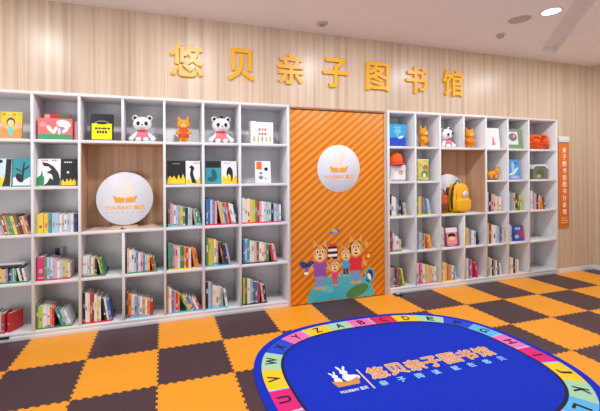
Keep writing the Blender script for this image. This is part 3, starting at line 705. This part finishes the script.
def art_pp(a, w, h):
    a.box(-w / 2, w / 2, -.0005, 0, 0, h, 0); a.box(-w * .43, w * .43, -.001, 0, h * .72, h * .97, 1); a.box(-w * .38, w * .38, -.001, 0, h * .12, h * .7, 2); a.oval(0, h * .56, w * .3, h * .13, 0, .0014, 3); a.oval(0, h * .42, w * .25, h * .1, 0, .0018, 4); bars(a, -w * .3, h * .05, 5, .018, .008, 1, .0014, .01)
    return [cPu, cWh, cm('salmon', (236, 150, 140)), cB, cm('peach', (244, 196, 170))]
face_book(3.928, 4.163, .28, .025, 4, D + .045, cPu, art_pp, 'purple edged picture book with a dark haired face, fourth shelf of the right bookcase', 'picture books standing face out')
def art_br(a, w, h):
    a.box(-w / 2, w / 2, -.0005, 0, 0, h, 0); a.box(-w * .3, w * .2, -.001, 0, h * .72, h * .88, 1); a.oval(w * .1, h * .45, w * .3, h * .2, 0, .0012, 2); a.oval(-w * .2, h * .28, w * .2, h * .12, 0, .0014, 1); a.box(w * .3, w * .5, -.0008, 0, 0, h, 2); a.oval(w * .1, h * .45, w * .12, h * .1, 0, .0018, 3)
    return [cm('royal', (40, 70, 170)), cm('paleblue2', (150, 180, 230)), cm('crimson', (180, 50, 70)), cBl]
face_book(5.239, 5.458, .24, .025, 4, D + .045, cm('royal', (40, 70, 170)), art_br, 'blue and red picture book, fourth shelf of the right bookcase', 'picture books standing face out')

# ------------------------------------------------------------------ boxes on the shelves
def shelf_box(name, x0, x1, y0, y1, h, row, mats, art, label, cat, lid=None):
    t = thing(name, label, cat, ((x0 + x1) / 2, y0, shelf_top(row)))
    w2 = (x1 - x0) / 2; b = MB(); b.rbox(-w2, w2, 0, y1 - y0, 0, h, .004); b.build('carton', mats[0], t)
    a = MB(); ms = art(a, x1 - x0, h); a.build('front_print', ms, t)
    if lid: lid(t, w2, h)
    return t
def art_set(a, w, h):
    a.box(-w / 2 + .004, w / 2 - .004, -.0006, 0, .004, h - .004, 0); a.box(-w / 2 + .004, w / 2 - .004, -.0012, 0, .004, h * .26, 1)
    a.oval(w * .25, h * .75, w * .22, h * .18, 0, .0012, 2, None, -.2); a.oval(-w * .15, h * .5, w * .06, h * .2, 0, .0014, 2, None, .6); a.oval(0, h * .45, w * .05, h * .2, 0, .0014, 2, None, -.4); a.oval(w * .3, h * .45, w * .12, h * .08, 0, .0014, 2, None, .7); a.oval(w * .12, h * .4, w * .04, h * .15, 0, .0014, 2); a.oval(-w * .35, h * .7, w * .1, h * .12, 0, .0012, 3); a.oval(w * .2, h * .55, w * .07, h * .07, 0, .0018, 4)
    return [cm('coral', (226, 110, 112)), cm('grass', (60, 150, 104)), cm('blush', (250, 226, 224)), cm('softred', (236, 150, 144)), cm('bluered', (150, 130, 200))]
shelf_box('gift_box', -1.222, -.905, D + .05, D + .17, .222, 1, [cm('coral', (226, 110, 112))], art_set, 'coral red box set with a green base, top shelf, sixth column left of door', 'box')
bx = book(-1.215, D + .22, shelf_top(1), .26, .29, .03, Matrix.Identity(4), 'R', random.Random(3), 'red and green book standing behind the coral box, top shelf', 'picture books standing face out', False)
b = MB(); b.box(.01, .06, -.001, 0, .2, .285, 0); b.build('cover_picture', [cPk], bx)
b = MB(); b.box(.16, .24, -.001, 0, .2, .285, 1); b.build('cover_picture', [cPk, cG], bx)
book(-.9, D + .1, shelf_top(1), .03, .2, .15, Matrix.Identity(4), 'P', random.Random(4), 'pink book spine between the coral box and the divider, top shelf', 'spine books on the top shelf', False)
def art_wbx(a, w, h):
    for i in range(3):
        for j in range(2):
            a.oval(-w * .12 + i * w * .13, h * (.66 - j * .2), w * .05, h * .055, 0, .001, [0, 1, 0][(i + j) % 3])
    for i in range(5): a.oval(-w * .36 + i * w * .18, h * .22, w * .035, h * .13, 0, .001, [1, 2, 3, 4, 2][i])
    a.box(-w * .46, w * .46, -.0006, 0, h * .4, h * .405, 4)
    return [cm('rose2', (214, 70, 90)), cm('orange2', (226, 130, 70)), cm('gold', (214, 170, 60)), cm('greenish', (110, 150, 110)), cm('greyline', (170, 170, 180))]
def lid_w(t, w2, h):
    b = MB(); b.rbox(-w2 - .002, -w2 + .07, .02, .1, h, h + .012, .004); b.build('flap', cWh, t)
shelf_box('gift_box', 1.03, 1.315, D + .07, D + .2, .27, 1, [cWh], art_wbx, 'white box with small coloured pictures, top shelf beside the door', 'box', lid_w)
def art_blu(a, w, h):
    a.box(-w / 2 + .004, w / 2 - .004, -.0006, 0, .004, h - .004, 0); a.prism([(-w * .48, .006), (w * .48, .006), (w * .48, h * .45), (w * .2, h * .34), (-w * .1, h * .42), (-w * .48, h * .36)], 0, .001, 1)
    a.oval(w * .02, h * .68, w * .2, h * .1, 0, .001, 2); a.oval(w * .0, h * .6, w * .06, h * .2, 0, .0014, 3); a.oval(w * .2, h * .42, w * .15, h * .05, 0, .0014, 4, None, .3); a.oval(0, h * .85, w * .25, h * .05, 0, .0014, 3)
    return [cm('azure', (40, 160, 226)), cm('ultramarine', (24, 70, 196)), cm('lightazure', (100, 200, 236)), cm('seafoam', (120, 190, 200)), cWh]
shelf_box('gift_box', 2.965, 3.25, D + .05, D + .15, .31, 1, [cm('azure', (40, 160, 226))], art_blu, 'bright blue box with a sea picture, top shelf just right of the door', 'box')
# house-shaped dark box
t = thing('toy_house', 'olive grey house shaped box with a white roof edge, second shelf of the right bookcase', 'toy house', (5.88, D + .1, shelf_top(2)))
b = MB(); b.prism([(-.165, 0), (.165, 0), (.165, .15), (.1, .2), (-.1, .2), (-.165, .15)], -.12, 0, 0); b.build('body', cm('oliveg', (110, 112, 92)), t)
b = MB(); b.prism([(-.175, .16), (-.105, .212), (.105, .212), (.175, .16), (.175, .19), (.105, .242), (-.105, .242), (-.175, .19)], -.125, .005, 0); b.build('roof', cm('roofwhite', (214, 222, 226)), t)
b = MB(); b.oval(0, .1, .09, .07, 0, .001, 0); b.oval(-.03, .05, .05, .03, 0, .0014, 1); b.oval(.05, .06, .035, .03, 0, .0014, 2); b.build('front_print', [cm('moss', (84, 96, 60)), cm('sand', (170, 170, 140)), cm('bark', (90, 80, 70))], t)
# snack bag / pouch standing, second shelf
t = thing('pouch', 'patterned yellow green pouch standing on the second shelf, right bookcase', 'pouch', (3.59, D + .12, shelf_top(2)))
b = MB()
vs = []; fs = []; nz, nx = 9, 8
for s_ in (-1, 1):
    for j in range(nz):
        for i in range(nx):
            u = i / (nx - 1) * 2 - 1; v = j / (nz - 1)
            th = .045 * (1 - u * u) ** .5 * (1 - v) ** .55 + .002
            vs.append((u * .105 * (1 - .06 * math.sin(PI * v)), s_ * th, v * .30))
for s_ in range(2):
    for j in range(nz - 1):
        for i in range(nx - 1):
            a = s_ * nz * nx + j * nx + i; q = (a, a + 1, a + nx + 1, a + nx); fs.append(q if s_ == 0 else q[::-1])
o = nz * nx
for j in range(nz - 1): fs += [(j * nx, (j + 1) * nx, o + (j + 1) * nx, o + j * nx), (j * nx + nx - 1, o + j * nx + nx - 1, o + (j + 1) * nx + nx - 1, (j + 1) * nx + nx - 1)]
fs += [tuple(list(range(nx))[::-1] + [o + i for i in range(nx)])]
b.add(vs, fs, 0, True)
pm = mat('pouch_print', (196, 186, 96), .4, .35, 22); b.build('bag', pm, t)
b = MB(); b.box(-.1, .1, -.004, .004, .29, .315); b.build('seal', cm('sealcream', (224, 214, 160)), t)
b = MB(); b.oval(0, .1, .05, .055, .0405, .0425, 0); b.oval(.02, .2, .04, .03, .033, .036, 1); b.oval(-.01, .08, .025, .03, .041, .0445, 2); b.build('front_print', [cm('pouchgreen', (110, 140, 60)), cm('pouchred', (200, 110, 80)), cWh], t)

# ------------------------------------------------------------------ toys
plush_w = mat('white_plush', (236, 234, 238), .9, .03, 120, .2); plush_pink = mat('pink_cloth', (222, 120, 134), .85, .2, 60); plush_k = mat('black_plush', (40, 40, 50), .8); plush_o = mat('orange_plush', (240, 156, 40), .85, .08, 80, .2); plush_r = mat('red_cloth', (222, 84, 34), .85, .1, 60); plush_c = mat('cream_plush', (246, 212, 150), .9); plush_g = mat('grey_plush', (120, 116, 130), .9)
def white_doll(x, y, row, s, label, rz=0, cap=False, tilt=0):
    t = thing('plush_doll', label, 'soft toy', (x, y, shelf_top(row)), rz, 'white plush dolls')
    G = R(tilt, 'Y')
    b = MB(); b.ball((0, 0, .075 * s), (.062 * s, .05 * s, .075 * s), 0); b.ball((-.04 * s, -.055 * s, .026 * s), (.034 * s, .045 * s, .026 * s), 0); b.ball((.04 * s, -.055 * s, .026 * s), (.034 * s, .045 * s, .026 * s), 0)
    for d in (-1, 1): b.tube([(d * .045 * s, 0, .11 * s), (d * .085 * s, -.015 * s, .07 * s), (d * .115 * s, -.03 * s, .04 * s)], [.02 * s, .025 * s, .028 * s], 0); b.ball((d * .118 * s, -.03 * s, .036 * s), .03 * s, 0)
    b.build('body', plush_w, t)
    b = MB(); b.lathe([(.03 * s, .125 * s), (.058 * s, .118 * s), (.068 * s, .08 * s), (.078 * s, .035 * s), (.074 * s, .03 * s)], 0, None, 20); b.build('dress', plush_pink, t)
    b = MB(); b.tube([(.048 * s * math.cos(a), .048 * s * math.sin(a), .126 * s) for a in [2 * PI * i / 16 for i in range(17)]], .011 * s, 0); b.ball((.0, -.055 * s, .122 * s), (.028 * s, .012 * s, .014 * s), 0); b.build('scarf', mat('red_scarf', (204, 40, 60), .8), t)
    hX = T((0, 0, .12 * s)) @ G
    h = MB(); h.ball((0, 0, .085 * s), (.105 * s, .085 * s, .085 * s), 0, hX, 20, 12); h.ball((0, -.065 * s, .06 * s), (.04 * s, .035 * s, .03 * s), 0, hX); hd = h.build('head', plush_w, t)
    for d in (-1, 1):
        e = MB(); e.ball((d * .078 * s, 0, .155 * s), (.034 * s, .02 * s, .034 * s), 0, hX); er = e.build('ear', plush_w, hd)
        e = MB(); e.ball((d * .078 * s, -.014 * s, .155 * s), (.02 * s, .012 * s, .02 * s), 0, hX); tag(e.build('inner_ear', plush_k, er), 'dark inner ear')
        e = MB(); e.ball((d * .042 * s, -.078 * s, .085 * s), (.02 * s, .012 * s, .023 * s), 0, hX); e.build('eye', plush_k, hd)
    e = MB(); e.ball((0, -.1 * s, .068 * s), (.011 * s, .007 * s, .008 * s), 0, hX); e.build('nose', plush_k, hd)
    if cap:
        e = MB(); e.ball((.005 * s, -.01 * s, .175 * s), (.02 * s, .018 * s, .022 * s), 0, hX); tag(e.build('topknot', plush_k, hd), 'black tuft on the head')
white_doll(-.215, D + .13, 1, .98, 'white plush doll in a red dress, top shelf above the round sign')
white_doll(.673, D + .13, 1, 1.05, 'white plush doll with a black tuft, top shelf, second column left of door', 0, True)
white_doll(4.03, D + .13, 1, .98, 'white plush doll slumped sideways, top shelf of the right bookcase', .12, False, -.2)
def fox_doll(x, y, row, s, label, shirt, rz=0):
    t = thing('plush_fox', label, 'soft toy', (x, y, shelf_top(row)), rz, 'orange plush animals')
    b = MB(); b.ball((0, 0, .11 * s), (.062 * s, .05 * s, .075 * s), 0)
    for d in (-1, 1):
        b.tube([(d * .028 * s, 0, .07 * s), (d * .034 * s, -.004 * s, .03 * s), (d * .036 * s, -.014 * s, .014 * s)], [.028 * s, .024 * s, .022 * s], 0); b.ball((d * .036 * s, -.022 * s, .018 * s), (.025 * s, .036 * s, .018 * s), 0)
        b.tube([(d * .05 * s, 0, .155 * s), (d * .084 * s, -.03 * s, .13 * s), (d * .046 * s, -.066 * s, .115 * s)], [.018 * s, .019 * s, .02 * s], 0)
    b.build('body', plush_o, t)
    b = MB(); b.lathe([(.03 * s, .182 * s), (.056 * s, .165 * s), (.068 * s, .12 * s), (.07 * s, .075 * s), (.056 * s, .066 * s)], 0, None, 20); b.build('shirt', shirt, t)
    h = MB(); h.ball((0, -.005 * s, .235 * s), (.082 * s, .066 * s, .068 * s), 0, None, 20, 12)
    hd = h.build('head', plush_o, t)
    e = MB(); e.ball((0, -.055 * s, .215 * s), (.036 * s, .03 * s, .025 * s), 0); e.build('muzzle', plush_c, hd)
    for d in (-1, 1):
        e = MB(); e.tube([(d * .042 * s, 0, .27 * s), (d * .055 * s, 0, .31 * s), (d * .062 * s, 0, .345 * s)], [.027 * s, .018 * s, .004 * s], 0); e.build('ear', plush_o, hd)
        e = MB(); e.ball((d * .028 * s, -.06 * s, .247 * s), (.009 * s, .006 * s, .011 * s), 0); e.build('eye', plush_k, hd)
    e = MB(); e.ball((0, -.084 * s, .222 * s), (.009 * s, .007 * s, .007 * s), 0); e.build('nose', plush_k, hd)
fox_doll(.235, D + .13, 1, .9, 'orange plush animal in a red shirt, top shelf, third column left of door', plush_r)
fox_doll(3.61, D + .14, 1, .93, 'orange plush animal, top shelf, second column right of door', plush_o, .25)
fox_doll(4.46, D + .14, 1, .93, 'orange plush animal, top shelf, fourth column right of door', mat('deep_orange_cloth', (232, 122, 30), .85, .1, 60), -.1)
t = thing('toy_block', 'small purple toy block beside the orange plush animal, top shelf', 'toy', (3.47, D + .16, shelf_top(1)))
b = MB(); b.rbox(-.03, .03, -.03, .03, 0, .11, .008); b.build('body', cm('plum', (96, 50, 120)), t)
b = MB(); b.rbox(-.022, .022, -.022, .022, .11, .125, .004); b.build('cap', cm('plumdark', (70, 40, 96)), t)
# small orange animal on all fours, second shelf
t = thing('toy_animal', 'small orange toy animal with dark feet, second shelf, fifth column right of door', 'soft toy', (4.89, D + .12, shelf_top(2)))
b = MB(); b.tube([(-.055, 0, .09), (-.01, 0, .098), (.05, 0, .1)], [.036, .042, .036], 0); b.ball((-.06, 0, .088), (.036, .036, .036), 0); b.ball((.055, 0, .1), (.036, .034, .038), 0)
for dx in (-.05, .045):
    for dy in (-.026, .026): b.tube([(dx, dy, .075), (dx, dy, .04), (dx, dy, .012)], [.02, .017, .016], 0)
b.tube([(-.085, 0, .1), (-.11, 0, .13), (-.1, 0, .155)], [.012, .013, .006], 0); b.build('body', plush_o, t)
h = MB(); h.ball((.075, -.012, .145), (.045, .042, .038), 0); hd = h.build('head', plush_o, t)
for dy in (-.03, .02):
    e = MB(); e.ball((.08, dy, .182), (.016, .012, .02), 0); e.build('ear', plush_r, hd)
e = MB(); e.ball((.112, -.02, .135), (.018, .02, .015), 0); e.build('muzzle', plush_c, hd)
e = MB(); e.ball((.092, -.05, .155), .007, 0); e.build('eye', plush_k, hd)
for dx in (-.05, .045):
    for dy in (-.026, .026):
        e = MB(); e.ball((dx, dy, .01), (.018, .02, .01), 0); e.build('foot', plush_k, t)
# white cushion with an orange cap on top, second shelf first column right of the door
t = thing('cushion', 'white cushion toy with pointed corners and a faint round logo, second shelf right of door', 'cushion', (3.17, D + .13, shelf_top(2)))
b = MB(); vs = []; fs = []; n1, n2 = 13, 13
for s_ in (-1, 1):
    for j in range(n2):
        for i in range(n1):
            u = i / (n1 - 1) * 2 - 1; v = j / (n2 - 1) * 2 - 1
            pin = 1 - .1 * (1 - v * v); piz = 1 - .08 * (1 - u * u)
            th = .055 * ((1 - u ** 4) * (1 - v ** 4)) ** .5
            vs.append((u * .135 * pin, s_ * th, (.115 + v * .115 * (piz if v > 0 else 1))))
for s_ in range(2):
    for j in range(n2 - 1):
        for i in range(n1 - 1):
            a = s_ * n1 * n2 + j * n1 + i; q = (a, a + 1, a + n1 + 1, a + n1); fs.append(q if s_ == 0 else q[::-1])
b.add(vs, fs, 0, True); b.build('pillow', plush_w, t)
b = MB(); b.oval(.01, .12, .042, .036, .053, .0575, 0); b.oval(.01, .13, .02, .024, .054, .0592, 1); b.build('logo_print', [cm('logopeach', (226, 190, 130)), cm('logogrey', (170, 180, 200))], t)
t = thing('cap', 'orange cap resting on the white cushion, second shelf right of door', 'cap', (3.13, D + .13, shelf_top(2) + .252))
b = MB(); b.lathe([(.1, 0), (.103, .03), (.094, .095), (.064, .145), (.02, .166), (.004, .168)], 0, None, 28); b.build('crown', mat('cap_orange', (240, 92, 24), .8, .08, 60), t)
b = MB(); vs = []
for i in range(17):
    a = PI + PI * i / 16
    vs += [(.099 * math.cos(a), .099 * math.sin(a), .006), (.112 * math.cos(a), .1 * math.sin(a) - .05 * math.sin(PI * i / 16), -.012)]
vs += [(x, y, z - .004) for x, y, z in vs]
fs = [(2 * i, 2 * i + 1, 2 * i + 3, 2 * i + 2) for i in range(16)] + [(34 + 2 * i, 34 + 2 * i + 2, 34 + 2 * i + 3, 34 + 2 * i + 1) for i in range(16)] + [(2 * i + 1, 35 + 2 * i, 37 + 2 * i, 2 * i + 3) for i in range(16)]
b.add(vs, fs, 0, True); b.build('brim', mat('cap_brim', (226, 76, 20), .8), t)
b = MB(); b.ball((0, 0, .17), .01, 0); b.build('button', mat('cap_brim', (0, 0, 0)), t)
# orange ruffled bundle, top right cell
t = thing('ruffled_cloth', 'bundle of bright orange ruffled cloth, top right cell of the right bookcase', 'cloth', (5.85, D + .15, shelf_top(1)))
rf = mat('ruffle_orange', (244, 88, 26), .85, .25, 24)
b = MB(); b.ball((0, 0, .126), (.225, .1, .125), 0, None, 24, 14, .7); b.build('core', rf, t)
rng = random.Random(17)
b = MB()
for k in range(90):
    th = rng.uniform(PI, 2 * PI) if k < 70 else rng.uniform(0, PI); ph = rng.uniform(.08, .9)
    sx = .215 * math.cos(th) * abs(math.cos((ph - .45))) ; c0 = Vector((.22 * math.cos(th) * (1 - .25 * ph), .1 * math.sin(th), .03 + .21 * ph))
    rr = rng.uniform(.028, .045); ax = rng.uniform(0, PI)
    Xp = T(c0) @ R(rng.uniform(-.7, .7), 'X') @ R(rng.uniform(-.6, .6), 'Y') @ R(ax, 'Z')
    vs = [(0, 0, 0)] + [(rr * (1 + .15 * math.cos(5 * a)) * math.cos(a), rr * math.sin(a) * .8, .012 * math.cos(4 * a)) for a in [2 * PI * i / 14 for i in range(14)]]
    vs = vs + [(x, y, z + .0035) for x, y, z in vs]
    fs = [(0, 1 + (i + 1) % 14, 1 + i) for i in range(14)] + [(15, 16 + i, 16 + (i + 1) % 14) for i in range(14)] + [(1 + i, 1 + (i + 1) % 14, 16 + (i + 1) % 14, 16 + i) for i in range(14)]
    b.add(vs, fs, k % 2, True, Xp)
o = b.build('ruffles', [rf, mat('ruffle_light', (250, 122, 44), .85, .2, 24)], t)
for v in o.data.vertices: v.co.z = max(v.co.z, .001)

# ------------------------------------------------------------------ round sign in the left niche
zN = SH[2] + .0158
t = thing('round_sign', 'round white sign with orange rabbit basket logo standing in the left wood niche', 'sign', (-.405, D + .16, zN + .03))
LXn = R(math.radians(-8), 'X')
logo_disc(t, .3, .018, LXn @ T((0, 0, .3)))
# pale driftwood-like slabs under the sign
t = thing('sign_base', 'low pale wavy wooden base under the round white sign in the left niche', 'sign base', (-.42, D + .15, zN))
for nm, x0, x1, h0, ph, y0 in (('slab', -.34, .02, .022, .3, -.09), ('slab', -.03, .35, .026, 1.4, -.1)):
    b = MB(); n = 24
    top = [(x1 - (x1 - x0) * i / n, (h0 * (.55 + .45 * math.sin(ph + 7 * i / n)) + .006) * math.sin(PI * min(1, max(0.04, i / n))) ** .4 + .001) for i in range(n + 1)]
    b.prism([(x0, 0), (x1, 0)] + top, -.11, .09, 0); b.build(nm, wood('pale_slab%d' % int(x1 * 100), (176, 140, 120), (206, 176, 158), (226, 204, 190), .5, (3, 20, 20)), t)
b = MB(); b.box(-.12, .15, .0, .03, 0, .03); b.build('rest', oak, t)

# ------------------------------------------------------------------ right niche: disc, bag, backpack
t = thing('round_sign', 'round white sign half hidden behind the yellow backpack in the right wood niche', 'sign', (4.21, D + .25, zN))
logo_disc(t, .29, .016, R(math.radians(-7), 'X') @ T((0, 0, .291)))
t = thing('handbag', 'brown and orange soft bag left of the yellow backpack in the right niche', 'bag', (3.93, D + .12, zN + .006))
b = MB(); b.rbox(-.075, .065, -.06, .06, 0, .27, .035, 0); b.build('body', mat('bag_rust', (196, 86, 36), .75, .25, 18), t)
b = MB(); b.rbox(-.06, .05, -.07, -.055, .03, .14, .008, 0); b.build('pocket', mat('bag_brown', (120, 56, 34), .75), t)
b = MB(); b.tube([(-.045, 0, .26), (-.035, 0, .33), (0, 0, .35), (.03, 0, .33), (.04, 0, .26)], .008, 0); b.build('handle', mat('bag_brown', (0, 0, 0)), t)
t = thing('backpack', 'yellow children backpack with a round white badge standing in the right wood niche', 'backpack', (4.235, D + .13, zN + .006), .12)
py = mat('backpack_yellow', (240, 176, 28), .7, .12, 26, .2)
pk = mat('backpack_black', (48, 38, 36), .6)
b = MB(); bmx = bmesh.new(); bmesh.ops.create_cube(bmx, size=1)
bmesh.ops.subdivide_edges(bmx, edges=list(bmx.edges), cuts=7, use_grid_fill=True)
for v in bmx.verts:
    x, y, z = v.co.x * 2, v.co.y * 2, v.co.z * 2
    n = (abs(x) ** 4.5 + abs(y) ** 4.5 + abs(z) ** 4.5) ** (1 / 4.5); x, y, z = x / n, y / n, z / n
    wz = 1.0 if z < 0 else 1 - .2 * z ** 2
    if -.2 < z < .5: wz *= 1 - .06 * math.cos((z - .15) / .35 * PI / 2)
    v.co = Vector((x * .172 * wz, y * .085 * (1 - .15 * max(0, z)), .215 + z * .215))
b.bm(bmx, 0, True); b.build('body', py, t)
b = MB(); bmx = bmesh.new(); bmesh.ops.create_cube(bmx, size=1); bmesh.ops.subdivide_edges(bmx, edges=list(bmx.edges), cuts=6, use_grid_fill=True)
for v in bmx.verts:
    x, y, z = v.co.x * 2, v.co.y * 2, v.co.z * 2; n = (abs(x) ** 4 + abs(y) ** 4 + abs(z) ** 4) ** .25; x, y, z = x / n, y / n, z / n
    v.co = Vector((x * .15, -.085 + y * .035, .115 + z * .1))
b.bm(bmx, 0, True); b.build('front_pocket', py, t)
b = MB(); b.lathe([(.001, 0), (.052, 0), (.055, .004), (.055, .01)], 0, T((.03, -.098, .265)) @ R(PI / 2, 'X') @ T((0, 0, -.004)), 28)
bd = b.build('badge', white_m, t)
b = MB(); b.oval(.03, .268, .02, .018, .105, .109, 0); b.oval(.018, .29, .005, .012, .105, .109, 0); b.oval(.042, .29, .005, .012, .105, .109, 0); b.build('badge_print', cm('badgepeach', (226, 196, 160)), bd)
b = MB()
for side in (-1,):
    b.tube([(-.155, -.03, .05), (-.178, -.03, .2), (-.15, -.03, .36), (-.09, -.02, .425)], .017, 0)
    b.tube([(-.165, .04, .04), (-.2, .05, .2), (-.165, .04, .37)], .02, 0)
b.build('strap', pk, t)
b = MB(); b.tube([(-.05, .0, .425), (-.045, 0, .46), (-.01, 0, .475), (.025, 0, .46), (.03, 0, .425)], .009, 0); b.build('handle', pk, t)
b = MB(); b.tube([(-.13, -.082, .2), (-.13, -.07, .32), (-.07, -.06, .395), (.04, -.06, .4), (.115, -.066, .35)], .004, 0); b.build('zip', mat('zip_gold', (200, 130, 20), .5), t)
t = MB(); t.rbox(-.2, .2, 0, .28, 0, .0055, .0015); o = t.build('mat', mat('lime_board', (190, 208, 50), .5)); o.location = (4.025, D + .012, zN)
tag(o, 'lime green board under the yellow backpack in the right niche', 'board')

# ------------------------------------------------------------------ small dark things by the plinths
t = thing('floor_stop', 'small dark rubber wedge on the floor at the left end of the right bookcase', 'door stop', (3.03, D - .05, 0))
b = MB(); b.rbox(-.05, .05, -.04, .04, .0005, .022, .006); b.build('wedge', black_m, t)
b = MB(); b.rbox(-.025, .025, -.02, .02, .022, .03, .003); b.build('pad', grey_m, t)
t = thing('socket_strip', 'flat black strip on the plinth at the lower left edge of the left bookcase', 'strip', (-1.56, D, .048))
b = MB(); b.rbox(-.1, .1, -.012, 0, -.014, .014, .004); b.build('housing', black_m, t)
